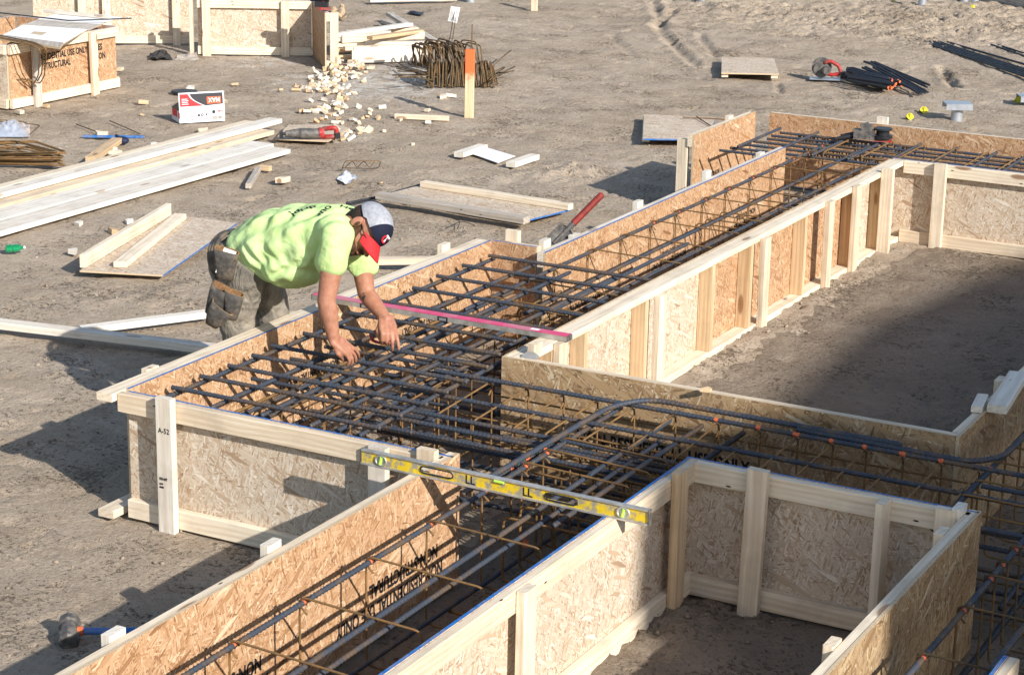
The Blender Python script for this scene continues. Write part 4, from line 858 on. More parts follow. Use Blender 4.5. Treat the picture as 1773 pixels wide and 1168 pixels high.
for i in range(2): rod('steel_bar', ['nearer of two thin dark bars at the right edge above the long bunch', 'farther of two thin dark bars at the right edge above the long bunch'][i], [(1680+i*30, 65+i*7, .015), (1800, 106-i*5, .015)], .011, 'black_steel')
def pipe(px, py, h, r, label, plate=0.0):
    P = at(px, py); root = empty('steel_pier', P, label, 'pier'); b = MB(); b.cyl((0,0,-.1), (0,0,h), r, n=20, caps=False); b.cyl((0,0,h-.01), (0,0,-.1), r-.006, n=20, caps=False)
    a = np.linspace(0, 6.283, 25)[:-1]; b.add([Vector((math.cos(q)*r, math.sin(q)*r, h)) for q in a]+[Vector((math.cos(q)*(r-.006), math.sin(q)*(r-.006), h)) for q in a], [(i, (i+1)%24, 24+(i+1)%24, 24+i) for i in range(24)])
    link('pipe', b.mesh('pipe'), root, Matrix.Translation(P), M_['galv'])
    if plate:
        b = MB(); M = Matrix.Translation(P+Vector((0,0,h+.001))) @ Matrix.Rotation(.5, 4, 'Z'); b.box(-plate, plate, -plate*.8, plate*.8, .02, .028); b.box(-plate, plate, -plate*.8, -plate*.8+.006, -.03, .0195); b.box(-plate, plate, plate*.8-.006, plate*.8, -.03, .0195); link('cap_plate', b.mesh('cap_plate'), root, M, M_['galv'])
pipe(1656,208,.14,.055,'short galvanised pier with a flat cap plate on the right', .125)
pipe(1596,14,.3,.055,'galvanised pier with holes at the top edge, left of the others'); pipe(1670,3,.3,.055,'galvanised pier at the top edge near the dark corner wall'); pipe(1688,4,.3,.055,'rightmost galvanised pier at the top edge'); pipe(1216,7,.3,.055,'small galvanised pier cut by the top edge right of centre'); pipe(815,3,.25,.055,'galvanised pier at the top edge above the paper tag')
pipe(1785,180,.06,.055,'capped pier at the right edge beside a yellow flag', .13)
sk = at(925,16); o = board('stake', (sk.x, sk.y, -.1), (sk.x, sk.y, .35), .085, .04, 'wood', None, (.3,-.95,0)); tag(o, 'lone lumber stake at the top edge above the orange topped stake', 'stake')
B('lumber_board', 'board lying along the top edge above the paper tag', 'board', (640,1), (790,-2), .09, .04, .05, 'wood_white')
M_['flag'] = plain('yellow_flag_tape', (.62,.55,.04), .6, var=.1)
for px, py, s, lb in ((1598,196,1.0,'yellow marker cap right of its twin, left of the short pier'), (1574,207,.9,'yellow marker cap left of its twin near the short pier'), (1762,178,1.0,'yellow marker at the right edge beside the capped pier'), (1546,6,.8,'yellow marker near the top edge by the holed pier'), (1683,16,.8,'yellow marker near the top right corner')):
    P = at(px, py); b = MB(); n = 9; vs = []
    for j in range(4):
        for i in range(n): a = i/n*6.283; rr = (.045-.010*j)*s*(1+.35*math.sin(a*3+j)); vs.append(Vector((rr*math.cos(a), rr*math.sin(a)*.7, .012*j+.02*math.sin(a*2+j)*s+.015)))
    b.add(vs, [(j*n+i, j*n+(i+1)%n, (j+1)*n+(i+1)%n, (j+1)*n+i) for j in range(3) for i in range(n)]+[tuple(3*n+i for i in range(n))]); o = link('yellow_marker', b.mesh('yellow_marker'), None, Matrix.Translation(P), M_['flag']); tag(o, lb, 'marker')
# dark corner wall at top right
p0, p1 = at(1698,-3), at(1800,22); 
wl = board('low_wall', p0+Vector((0,0,.14)), p1+Vector((.4,0,.14)), .3, .34, 'wood_grey'); tag(wl, 'low dark timber wall cutting the top right corner', 'wall')
# round lid, bottle, papers, rags
b = MB(); b.cyl((0,0,.002), (0,0,.014), .13, n=28); b.cyl((0,0,.014), (0,0,.017), .115, n=28); o = link('round_lid', b.mesh('round_lid'), None, Matrix.Translation(at(319,160)), M_['black']); tag(o, 'flat black round lid lying behind the printed carton', 'lid')
P = at(25,438); M = Matrix.Translation(P+Vector((0,0,.035))) @ Matrix.Rotation(.6, 4, 'Z') @ Matrix.Rotation(1.5, 4, 'Y') @ Matrix.Diagonal((.7,1.1,.62,1)); b = MB(); pr_ = [(.0,.03),(.01,.038),(.06,.038),(.075,.034),(.09,.038),(.13,.037),(.16,.025),(.18,.013),(.195,.013)]
for (z0_, r0_), (z1_, r1_) in zip(pr_[:-1], pr_[1:]): b.cyl((0,0,z0_-.09), (0,0,z1_-.09), r0_, r1_, n=16, caps=False)
b.cyl((0,0,-.091), (0,0,-.089), .03, n=16); bo = link('bottle', b.mesh('bottle'), None, M, M_['bottle']); tag(bo, 'crushed green plastic bottle lying near the left edge', 'bottle')
b = MB(); b.cyl((0,0,.106), (0,0,.122), .015, n=12); link('cap', b.mesh('cap'), bo, M, M_['white'])
def crumple(name, q, label, cat, mt, hgt=.03, n=9):
    vs = []; 
    for j in range(n):
        for i in range(n):
            u, v = i/(n-1), j/(n-1); A = at(*q[0]).lerp(at(*q[1]), u); C_ = at(*q[3]).lerp(at(*q[2]), u); P = A.lerp(C_, v); P.z = .006+hgt*abs(noise.noise(Vector((u*2.5+q[0][0], v*2.5, 0))))+hgt*.5*u*v; vs.append(P)
    o = vs[0].copy(); b = MB(); b.add([v-o for v in vs], [(j*n+i, j*n+i+1, (j+1)*n+i+1, (j+1)*n+i) for j in range(n-1) for i in range(n-1)]); ob = link(name, b.mesh(name), None, Matrix.Translation(o), M_[mt]); tag(ob, label, cat); return ob
crumple('paper_sheet', [(583,311), (602,323), (619,316), (599,299)], 'curled white paper lying alone on the soil above the worker', 'paper', 'white', .05)
crumple('paper_scrap', [(418,988), (424,1000), (443,990), (436,982)], 'white paper scrap behind the stake of the bottom trench form', 'paper', 'white', .02, 5)
crumple('rag', [(256,104), (300,106), (284,92), (262,95)], 'dark scrap of fabric lying in front of the pale form side', 'rag', 'black', .06); crumple('paper_bag', [(303,105), (345,106), (340,97), (310,96)], 'flat greyish scrap right of the dark fabric scrap', 'paper', 'wood_grey', .04)
crumple('rag', [(572,34), (600,36), (596,20), (574,21)], 'yellowish crumpled cloth behind the end panel with blue edge', 'rag', 'wood_warm', .12); crumple('metal_strip', [(706,24), (732,28), (734,24), (710,21)], 'thin dark strip on the soil above the lumber pile', 'strip', 'black', .02, 5)
b = MB(); b.ell((0,0,.035), (.065,.05,.035)); b.cyl((-.05,.03,.04), (-.13,.08,.05), .014); o = link('dark_cap', b.mesh('dark_cap'), None, Matrix.Translation(at(212,250)), plain('navy_plastic', (.015,.02,.05), .6)); tag(o, 'small round navy plastic cap beside the thick short stud', 'cap')
crumple('leaf_scrap', [(900,946), (912,951), (917,944), (906,939)], 'orange and green leaf on the trench floor', 'leaf', 'orange', .03, 5)
# ------------------------------------------------------------------ printed carton
M_['carton'] = plain('white_carton', (.62,.62,.64), .7, var=.05); M_['carton_in'] = plain('brown_carton_inside', (.22,.15,.09), .85)
P0 = at(311,214); P1 = P0+Vector((.60,.80,0))*.43; C0 = frame(P0, P1-P0); Lc = (P1-P0).length; hc = .110; dc = .26
cr = empty('carton', P0, 'open white carton with red and black print lying in the middle left', 'carton', M=C0); b = MB()
b.box(0, Lc, 0, .004, 0, hc); b.box(0, .004, .0045, dc, 0, hc); b.box(Lc-.004, Lc, .0045, dc, 0, hc); b.box(.0045, Lc-.0045, dc-.004, dc, 0, hc); b.box(.0045, Lc-.0045, .0045, dc-.0045, 0, .004)
link('box', b.mesh('box'), cr, C0, M_['carton'])
FL = C0 @ Matrix.Translation((0, .001, hc+.0005)) @ Matrix.Rotation(math.radians(-8), 4, 'X') @ Matrix.Diagonal((1,1,.9,1)); b = MB(); b.box(0, Lc, 0, .004, 0, .185); fl = link('flap', b.mesh('flap'), cr, FL, M_['carton'])
SL = C0 @ Matrix.Translation((0, .0, hc)) @ Matrix.Rotation(math.radians(35), 4, 'Y'); b = MB(); b.box(-.004, 0, .01, dc-.01, 0, .10); link('flap', b.mesh('flap'), cr, C0 @ Matrix.Translation((-.002,0,hc+.001)) @ Matrix.Rotation(math.radians(60), 4, 'Y'), M_['carton_in'])
def face_poly(pts, M, mt, off, parent, name='print'):
    b = MB(); b.add([Vector((x, -off, z)) for x, z in pts], [tuple(range(len(pts)))]); return link(name, b.mesh(name), parent, M, M_[mt] if isinstance(mt, str) else mt)
M_['print_red'] = plain('print_red', (.62,.025,.03), .6, var=.05); M_['print_orange'] = plain('print_orange', (.80,.11,.04), .6, var=.05); M_['print_black'] = plain('print_black', (.03,.03,.035), .6, var=.05)
k = Lc/.47
cv = [(k*(.115+.16*t_), .170-.125*(t_**.55)) for t_ in np.linspace(0, 1, 9)]
face_poly([(.012*k, .170), (.012*k, .045)][::1]+[(.26*k, .045)]+[(x-.018*k, z) for x, z in cv[::-1]], FL, 'print_red', .0012, fl)
face_poly([(x, z) for x, z in cv]+[(.455*k, .055), (.455*k, .170)], FL, 'print_black', .0014, fl)
face_poly([(.29*k, .062), (.435*k, .062), (.435*k, .132), (.29*k, .132)], FL, 'print_orange', .0022, fl)
FM = Matrix(((1,0,0,0),(0,0,-1,0),(0,1,0,0),(0,0,0,1)))
text('print', 'MAX', .072*k, FL @ Matrix.Translation((.425*k, -.0030, .122)) @ FM @ Matrix.Rotation(math.pi, 4, 'Z'), fl, 'carton', 0, .001, narrow=.78)
for i in range(4): face_poly([(.03*k, .065+i*.017), (.10*k-.008*(i%2), .065+i*.017), (.10*k-.008*(i%2), .072+i*.017), (.03*k, .072+i*.017)], FL, 'carton', .0022, fl)
text('print', 'MAX', .03*k, C0 @ Matrix.Translation((.395*k, -.0016, .085)) @ FM, cr, 'print_red', 0, .0005)
for x, z, r_ in ((.355, .09, .016), (.20, .065, .012), (.235, .068, .013)):
    face_poly([(x*k+r_*math.cos(a), z+r_*math.sin(a)) for a in np.linspace(0, 6.283, 17)[:-1]], C0, 'print_black', .0014, cr)
for x, z in ((.235, .068),): face_poly([(x*k+.006*math.cos(a), z+.006*math.sin(a)) for a in np.linspace(0, 6.283, 13)[:-1]], C0, 'carton', .0022, cr)
for x0_, z0_, w_, h_ in ((.27,.06,.02,.008), (.275,.068,.008,.014), (.20,.03,.008,.008), (.235,.028,.02,.004), (.275,.028,.016,.006), (.34,.02,.05,.03), (.40,.02,.045,.03), (.03,.05,.09,.004), (.03,.04,.07,.003), (.03,.06,.10,.003), (.12,.02,.02,.018), (.12,.045,.02,.016)):
    face_poly([(x0_*k, z0_), ((x0_+w_)*k, z0_), ((x0_+w_)*k, z0_+h_), (x0_*k, z0_+h_)], C0, 'alu' if w_ > .03 or x0_ < .15 else 'print_black', .0014, cr)
SM = C0 @ Matrix.Rotation(math.pi/2, 4, 'Z') @ Matrix.Rotation(math.pi, 4, 'Z') @ Matrix.Translation((-dc, 0, 0))
face_poly([(.03, .045), (.19, .045), (.19, .115), (.03, .115)], SM, 'print_red', .0016, cr); face_poly([(.23, .045), (.28, .045), (.28, .10), (.23, .10)], SM, 'print_red', .0016, cr)
# ------------------------------------------------------------------ tools
def tool(name, label, cat, M): return empty(name, (0,0,0), label, cat, M=M)
def pt(parent, name, M, fn, mt): b = MB(); fn(b); return link(name, b.mesh(name), parent, M, M_[mt])
# reciprocating saw, nose to the left
a = at(484,232,.09); e = at(568,230,.09); M = frame(a, e-a); L = (e-a).length; rt = tool('reciprocating_saw', 'red and black power saw lying on a panel piece above the long boards', 'power saw', M)
def f(b): b.cyl((.05,0,0), (.20,0,0), .028, .048); b.ell((.20,0,0), (.07,.05,.048)); b.cyl((.20,0,0), (.36,0,-.005), .048, .045)
pt(rt, 'gearbox', M, f, 'dark_tool')
pt(rt, 'blade_clamp', M, lambda b: (b.cyl((0,0,0), (.06,0,0), .014), b.box(.0,.03,-.03,.03,-.035,.02)), 'black')
def f(b):
    b.cyl((.345,0,0), (.39,0,0), .05, .048); P = fillet([Vector(q) for q in ((.38,.0,.035), (.50,0,.045), (.50,0,-.035), (.38,0,-.035))], .03); b.tube(P, .021, 8)
pt(rt, 'handle', M, f, 'tool_red'); pt(rt, 'battery', M, lambda b: b.box(.485,.53,-.035,.035,-.05,.0), 'black')
# circular saw
P = at(1438,138); M = Matrix.Translation(P) @ Matrix.Rotation(.35, 4, 'Z'); rt = tool('circular_saw', 'red circular saw lying beside the bundle of short dark bars', 'power saw', M)
pt(rt, 'blade_guard', M, lambda b: (b.cyl((-.10,.03,.12), (-.10,.07,.12), .105, n=24), b.cyl((-.10,-.01,.10), (-.10,.029,.10), .085, n=24)), 'dark_tool')
pt(rt, 'base_plate', M, lambda b: b.box(-.22,.10,-.05,.10,.0,.006), 'galv')
pt(rt, 'motor', M, lambda b: (b.cyl((-.05,-.08,.10), (-.05,.03,.10), .042, .05), b.cyl((-.05,-.095,.10), (-.05,-.081,.10), .03)), 'dark_tool')
pt(rt, 'handle', M, lambda b: b.tube(fillet([Vector(q) for q in ((-.08,0,.17), (-.02,0,.20), (.08,0,.15), (.11,0,.07), (.02,0,.05), (-.04,0,.06))], .035), .020, 8), 'tool_red')
pt(rt, 'battery', M, lambda b: b.box(.10,.20,-.04,.04,.02,.09), 'black')
# nail gun on the form top
P = at(557,17,.615); M = Matrix.Translation(P) @ Matrix.Rotation(.4, 4, 'Z'); rt = tool('power_drill', 'black and red power tool standing on the end panel at the top edge', 'power tool', M)
pt(rt, 'body', M, lambda b: (b.box(-.07,.07,-.035,.035,.03,.09), b.cyl((-.12,0,.12), (.08,0,.12), .035), b.cyl((-.15,0,.12), (-.12,0,.12), .02)), 'black'); pt(rt, 'battery', M, lambda b: b.box(-.02,.09,-.04,.04,0,.029), 'tool_red'); pt(rt, 'handle', M, lambda b: b.cyl((.02,0,.085), (.02,0,.13), .022), 'tool_red')
# rebar cutter / grinder on the far mat
P = at(1500,247,.53); M = Matrix.Translation(P) @ Matrix.Rotation(.3, 4, 'Z'); rt = tool('rebar_tying_tool', 'grey power tool resting on the far rebar mat', 'power tool', M)
pt(rt, 'body', M, lambda b: (b.box(-.10,.06,-.045,.045,.03,.10), b.cyl((-.04,0,.10), (.02,0,.125), .045, .04), b.box(-.05,.04,-.04,.04,.10,.14)), 'dark_tool')
pt(rt, 'reel', M, lambda b: (b.cyl((.12,0,.045), (.12,0,.065), .075, n=22), b.cyl((.12,0,.066), (.12,0,.105), .05, n=22), b.cyl((.12,0,.106), (.12,0,.12), .07, n=22)), 'black')
pt(rt, 'nose', M, lambda b: (b.cyl((-.10,0,.05), (-.24,-.03,.02), .022, .012), b.cyl((-.10,.02,.06), (-.20,.02,.04), .016, .01)), 'black'); pt(rt, 'trim', M, lambda b: b.box(.05,.19,-.05,.05,.02,.029), 'tool_red')
# sledge hammer
P = at(120,1092,.055); e = at(275,1091,.035); M = frame(P, e-P); rt = tool('sledge_hammer', 'sledge hammer with a blue handle lying at the bottom left', 'hammer', M)
def f(b):
    q = Matrix.Rotation(.25, 4, 'X') @ Matrix.Rotation(.2, 4, 'Y'); vs = []
    for y, s in ((-.075,.030), (-.068,.038), (-.035,.040), (-.03,.032), (.03,.032), (.035,.040), (.068,.038), (.075,.030)):
        for k_ in range(8): a = k_*math.pi/4+math.pi/8; vs.append(q @ Vector((s*1.15*math.cos(a), y, s*1.15*math.sin(a))))
    b.add(vs, [(j*8+i, j*8+(i+1)%8, (j+1)*8+(i+1)%8, (j+1)*8+i) for j in range(7) for i in range(8)]+[tuple(range(7,-1,-1)), tuple(56+i for i in range(8))])
pt(rt, 'head', M, f, 'dark_tool'); M_['blue_grip'] = plain('blue_fibreglass', (.012,.13,.42), .45, var=.12, dirt=(.3,.27,.22,.3))
L = (e-P).length; pt(rt, 'handle', M, lambda b: b.tube([Vector((x, 0, 0)) for x in np.linspace(.03, L+.25, 12)], [.0145]*3+[.014]*9, 12), 'blue_grip'); pt(rt, 'collar', M, lambda b: b.cyl((.030,0,0), (.055,0,0), .0195), 'orange')
# shovel leaning at the back corner
lo = aty(918, 462, 10.93); hi = aty(1042, 337, 11.3); d = hi-lo; M = frame(lo, d, (.6,-.6,.5)); L = d.length; M_['grip'] = plain('dull_red_grip', (.19,.025,.018), .6, var=.3); rt = tool('shovel', 'shovel with a red grip leaning at the back corner of the near footing', 'shovel', M)
pt(rt, 'shaft', M, lambda b: b.cyl((.30,0,0), (L-.24,0,0), .015, n=10), 'wood_grey'); pt(rt, 'grip', M, lambda b: (b.cyl((L-.25,0,0), (L-.01,0,0), .021, n=12), b.ell((L-.01,0,0), .021)), 'grip')
def f(b):
    vs = []; 
    for i, (x, w) in enumerate(((0,.0), (.04,.03), (.12,.05), (.24,.06), (.32,.055), (.33,.02))):
        for j in range(7): t_ = j/6*2-1; vs.append(Vector((x, w*t_, .02*t_*t_+.004)))
    n = len(vs); b.add(vs, [(i*7+j, i*7+j+1, (i+1)*7+j+1, (i+1)*7+j) for i in range(5) for j in range(6)], 0, True); b.cyl((.20,0,.006), (.42,0,.0), .012, .019, n=10)
pt(rt, 'blade', M, f, 'dark_tool')
# short stub pieces at the courtyard corner
for px, py, lb in ((925,612,'wood stub standing on the corner of the long plate near the pink level'),):
    P = at(px, py, .60); o = board('wood_stub', (P.x, P.y, .601), (P.x+.005, P.y, .66), .085, .04, 'wood', None, (1,0,0)); tag(o, lb, 'block')
P = at(922,617,.61); b = MB(); b.add([Vector(q) for q in ((-.04,-.03,0),(.05,-.02,0),(.03,.04,0),(-.05,.03,0),(-.02,-.01,.025),(.02,0,.03))], [(0,3,2,1),(0,1,5,4),(1,2,5),(2,3,4,5),(3,0,4)]); o = link('stone', b.mesh('stone'), None, Matrix.Translation(at(918,618,.602)), plain('grey_stone', (.22,.22,.22), .9)); tag(o, 'small grey stone lying on the plate corner near the pink level', 'stone')
# planks on the right courtyard form
o = board('plank', (-2.36, 9.05, .622), (-2.42, 9.62, .622), .09, .038, 'wood_white'); tag(o, 'white plank piece resting on the courtyard form at the right edge', 'board')
o = board('plank', (-2.44, 9.0, .621), (-2.47, 9.2, .621), .05, .03, 'wood_white'); tag(o, 'small scrap beside the white plank at the right edge', 'board')
# ------------------------------------------------------------------ the worker
M_['skin'] = None
m, t, b = mat('tanned_skin', .55, .35); g = G(t); o = g.obj(); n = g.noise(o, 35, 4, .6); n2 = g.noise(o, 7, 2, .5)
c = g.ramp(n, [(.3, (.29,.125,.075)), (.7, (.41,.20,.125))]); c = g.mix(g.ramp(n2, [(.45, 0), (.65, .35)]), c, (.38,.14,.09)); g.l(c, b.inputs['Base Color'])
b.inputs['Subsurface Weight'].default_value = .08; b.inputs['Subsurface Radius'].default_value = (.02,.008,.004); g.l(g.bump(n, .002), b.inputs['Normal']); M_['skin'] = m
m, t, b = mat('lime_shirt_fabric', .85, .15); g = G(t); o = g.obj()
w1 = g.noise(g.mapping(o, rot=(0,.4,.5), sc=(3.2,7,2.2)), 1.6, 3, .5, 1.2); w2 = g.noise(g.mapping(o, sc=(4,9,5)), 3, 4, .6); fine = g.noise(o, 500, 1, .5)
st = g.noise(o, 6, 5, .65); c = g.ramp(st, [(.35, (.48,.65,.25)), (.65, (.56,.74,.34))]); c = g.mix(g.ramp(g.noise(o, 11, 5, .7), [(.56, 0), (.72, .35)]), c, (.30,.42,.16)); g.l(c, b.inputs['Base Color'])
nb = g.bump(w1, .03, .5); nb = g.bump(w2, .012, .7, nb); g.l(g.bump(fine, .0006, .6, nb), b.inputs['Normal']); M_['shirt'] = m
m, t, b = mat('muddy_work_trousers', .92, .1); g = G(t); o = g.obj(); n = g.noise(o, 9, 6, .7, .6); c = g.ramp(n, [(.30, (.11,.10,.085)), (.48, (.22,.195,.16)), (.68, (.34,.30,.24))])
g.l(c, b.inputs['Base Color']); wv = g.noise(g.mapping(o, sc=(6,6,3)), 2.2, 4, .6, 1.0); g.l(g.bump(wv, .035, .8), b.inputs['Normal']); M_['trousers'] = m
M_['hair'] = plain('dark_brown_hair', (.030,.018,.012), .8, var=.4, scale=160, bump=.004)
M_['beard'] = plain('short_brown_beard', (.075,.035,.020), .85, var=.45, scale=170, bump=.004)
M_['mesh_white'] = plain('white_cap_mesh', (.62,.64,.68), .7, var=.10, scale=50, bump=.003); M_['navy'] = plain('navy_cap_cloth', (.012,.014,.030), .85, var=.2, scale=200); M_['cap_red'] = plain('red_cap_cloth', (.52,.02,.025), .75, var=.12, scale=120, bump=.001)
M_['leather'] = plain('dark_grey_pouch', (.060,.055,.050), .85, var=.45, scale=26, bump=.006, dirt=(.22,.17,.12,.5)); M_['tan_trim'] = plain('tan_pouch_trim', (.36,.22,.07), .8, var=.25, scale=40, dirt=(.14,.11,.08,.5))
M_['pouch_in'] = plain('sawdust_brown_lining', (.16,.085,.04), .95, var=.4, scale=60)
M_['tattoo'] = plain('tattoo_ink', (.06,.05,.06), .7)
def organic(name, fn, voxel, it, mt, parent, subd=False):
    b = MB(); fn(b); me = b.mesh(name); o = bpy.data.objects.new('tmp', me); COL.objects.link(o)
    r_ = o.modifiers.new('r', 'REMESH'); r_.mode = 'VOXEL'; r_.voxel_size = voxel
    s_ = o.modifiers.new('s', 'SMOOTH'); s_.factor = .6; s_.iterations = it
    dg = bpy.context.evaluated_depsgraph_get(); dg.update(); me2 = bpy.data.meshes.new_from_object(o.evaluated_get(dg)); bpy.data.objects.remove(o)
    me2.name = name; me2.materials.clear(); me2.polygons.foreach_set('use_smooth', [True]*len(me2.polygons)); me2.polygons.foreach_set('material_index', [0]*len(me2.polygons))
    return link(name, me2, parent, None, mt if isinstance(mt, list) else M_[mt])
def limb(b, pts):                          # pts: (point, radius)
    for (p, r0), (q, r1) in zip(pts[:-1], pts[1:]): b.cyl(p, q, r0, r1, n=18)
    for p, r0 in pts: b.ell(p, r0)
# joints
RS = aty(583, 412, 8.27); RE = aty(565, 520, 8.19); RW = aty(578, 588, 8.20)
LS = aty(622, 425, 8.66); LE = aty(634, 508, 8.64); LW = aty(668, 552, 8.56)
NB = aty(604, 398, 8.46)
scr = lambda r_, u_, t_: (cR*r_+cU*u_-cF*t_).normalized()
HU = scr(.88, .34, .16); HF = scr(.14, -.93, .30); HF = (HF-HU*HF.dot(HU)).normalized(); HX = HF.cross(HU)
HC = aty(632, 397, 8.43); KH = 1.06
HM = Matrix(((HX.x*KH, HF.x*KH, HU.x*KH, HC.x), (HX.y*KH, HF.y*KH, HU.y*KH, HC.y), (HX.z*KH, HF.z*KH, HU.z*KH, HC.z), (0,0,0,1)))
H3 = HM.to_3x3()
wk = empty('person', (-6.14, 8.47, 0), 'worker in lime shirt and red-brimmed cap bending over the rebar, tying with both hands', 'person')
def hand(b, wrist, ydir, zdir, side, bends, spread=1.0, k=1.06, thumb_in=.6):
    y = Vector(ydir).normalized(); z = Vector(zdir); z = (z-y*z.dot(y)).normalized(); x = y.cross(z)
    def P(a, c, d): return wrist+(x*a+y*c+z*d)*k
    for a in (-.030, -.011, .010, .029): limb(b, [(P(a*.75, .0, 0), .0165*k), (P(a, .045, .003), .0150*k), (P(a, .086, .0), .0125*k)])
    L = (.078, .087, .081, .064)
    for i, a in enumerate((-.033, -.011, .011, .031)):
        p = P(a, .086, 0); ang = 0; pts = [(p, .0112*k)]; u0 = a*spread*2.2
        for sg, fr in enumerate((.45, .30, .25)):
            ang += bends[i][sg]; d = (y*math.cos(ang)-z*math.sin(ang)+x*u0*math.cos(ang)).normalized(); p = p+d*L[i]*fr*k; pts.append((p, (.0092, .0083, .0073)[sg]*k))
        limb(b, pts)
    s_ = side
    limb(b, [(P(s_*-.022, .018, -.004), .016*k), (P(s_*-.045, .048, -.014), .0125*k), (P(s_*-.052*thumb_in-.0, .078, -.030), .0105*k), (P(s_*-.036*thumb_in, .100, -.046), .0092*k)])
def body(b):
    limb(b, [(NB, .062*KH), (HM @ Vector((0,-.035,-.055)), .060*KH), (HM @ Vector((0,-.02,0)), .068*KH)])
    b.ell(HM @ Vector((0,-.012,.030)), (.077,.098,.092), H3); b.ell(HM @ Vector((0,.028,-.030)), (.066,.072,.075), H3); b.ell(HM @ Vector((0,.045,-.082)), (.046,.048,.036), H3)
    b.ell(HM @ Vector((0,.092,.022)), (.052,.018,.014), H3)                      # brow
    b.ell(HM @ Vector((0,.108,-.012)), (.011,.018,.026), H3); b.ell(HM @ Vector((0,.118,-.028)), (.016,.014,.011), H3)   # nose
    b.ell(HM @ Vector((0,.098,-.060)), (.026,.012,.010), H3)                      # lips
    for sx in (-1, 1):
        b.ell(HM @ Vector((.040*sx,.078,-.020)), (.022,.020,.018), H3)
        E3 = H3 @ Matrix.Rotation(sx*.35, 3, 'Z'); c = HM @ Vector((.077*sx,-.012,-.004)); b.ell(c+HX*(.012*sx*KH), (.009,.022,.034), E3); b.ell(HM @ Vector((.078*sx,-.006,-.004)), (.016,.010,.022), E3)
    limb(b, [(NB, .07), (RS+Vector((-.02,0,-.01)), .062), (RS.lerp(RE,.5), .056), (RS.lerp(RE,.85), .047), (RE, .045), (RE.lerp(RW,.28), .047), (RE.lerp(RW,.7), .036), (RW, .029)])
    limb(b, [(NB, .07), (LS+Vector((-.02,0,-.01)), .062), (LS.lerp(LE,.5), .054), (LS.lerp(LE,.85), .046), (LE, .044), (LE.lerp(LW,.30), .045), (LE.lerp(LW,.7), .036), (LW, .029)])
    limb(b, [(NB, .09), (aty(500,420,8.45), .13), (aty(410,445,8.44), .10)])
    kr = at(601, 605, .635); hand(b, RW, kr-RW, Vector((.25,-.35,.9)), -1, [(.10,.30,.30), (.22,.40,.35), (.32,.50,.40), (.42,.60,.45)], 2.6)
    kl = aty(674, 582, 8.50); hand(b, LW, kl-LW, Vector((.55,-.65,.35)), -1, [(.25,.35,.25), (.45,.6,.4), (.75,1.0,.6), (.9,1.2,.7)], 1.3, thumb_in=.8)
organic('body', body, .0048, 3, 'skin', wk)
def shirt(b):
    W3 = Matrix.Rotation(-.05, 3, 'Z')
    for px, py, rr, hw, Y_ in ((452,433,.150,.185,8.46), (462,428,.172,.195,8.46), (480,424,.192,.205,8.46), (515,420,.198,.212,8.46), (548,414,.180,.215,8.46), (578,405,.145,.210,8.47), (598,398,.100,.150,8.47)):
        b.ell(aty(px, py, Y_), (.165, hw, rr), W3, nu=28, nv=18)
    b.ell(aty(505, 452, 8.42), (.20, .17, .125), W3, nu=28, nv=18)
    limb(b, [(RS+Vector((-.04,.05,.01)), .095), (RS, .088), (RS.lerp(RE,.30), .080), (RS.lerp(RE,.40), .076)])
    limb(b, [(LS+Vector((-.05,-.05,.02)), .095), (LS, .085), (LS.lerp(LE,.30), .078), (LS.lerp(LE,.40), .074)])
    limb(b, [(NB+Vector((-.06,0,0)), .10), (NB+(HC-NB)*.22, .074)])
sh = organic('shirt', shirt, .008, 18, 'shirt', wk)
# cloth folds as real displacement
me = sh.data; co = np.empty(len(me.vertices)*3, np.float32); me.vertices.foreach_get('co', co); co = co.reshape(-1, 3); no = np.empty_like(co); me.vertices.foreach_get('normal', no.reshape(-1))
A = co[:,0]+co[:,2]*.4; Bc = co[:,2]-co[:,0]*.5; f1 = vnoise(A*5+co[:,2]*7+3, (Bc+co[:,1])*13-A*6, 61); f2 = vnoise(co[:,0]*22, co[:,2]*30+co[:,1]*14, 62)
fold = f2*.0008+f1*.004
def groove(p, q, w, a):
    global fold
    p = np.array(p); q = np.array(q); d = q-p; t_ = np.clip(((co-p)@d)/(d@d), 0, 1); c_ = p+t_[:,None]*d+np.array([0,0,1])*(np.sin(t_*3.14)*.012)[:,None]; e_ = np.linalg.norm(co-c_, axis=1); tp_ = np.sin(np.clip(t_, .04, .96)*3.14)**.5
    fold = fold-a*np.exp(-(e_/w)**2)*tp_+a*.35*np.exp(-((e_-w*2.0)/(w*1.0))**2)*tp_
for (ax, ay), (bx, by), w_, a_ in (((556,462),(502,490),.014,.016), ((556,446),(470,478),.012,.009), ((559,425),(556,455),.010,.008), ((416,420),(462,486),.012,.010), ((432,405),(490,470),.013,.007), ((520,440),(526,490),.012,.009), ((545,470),(560,440),.010,.010)):
    groove(aty(ax, ay, 8.25), aty(bx, by, 8.25), w_*1.25, a_*.6); co += no*fold[:,None].astype(np.float32); me.vertices.foreach_set('co', co.reshape(-1)); me.update()
def sleeve_hem(p, q, r_):
    b = MB(); d = (q-p).normalized(); F_ = frame((0,0,0), d); ey = F_.col[1].to_3d(); ez = F_.col[2].to_3d(); b.tube([p+ (ey*math.cos(a)+ez*math.sin(a))*r_ for a in np.linspace(0, 6.283, 25)[:-1]], .004, 6, 0, True); return b
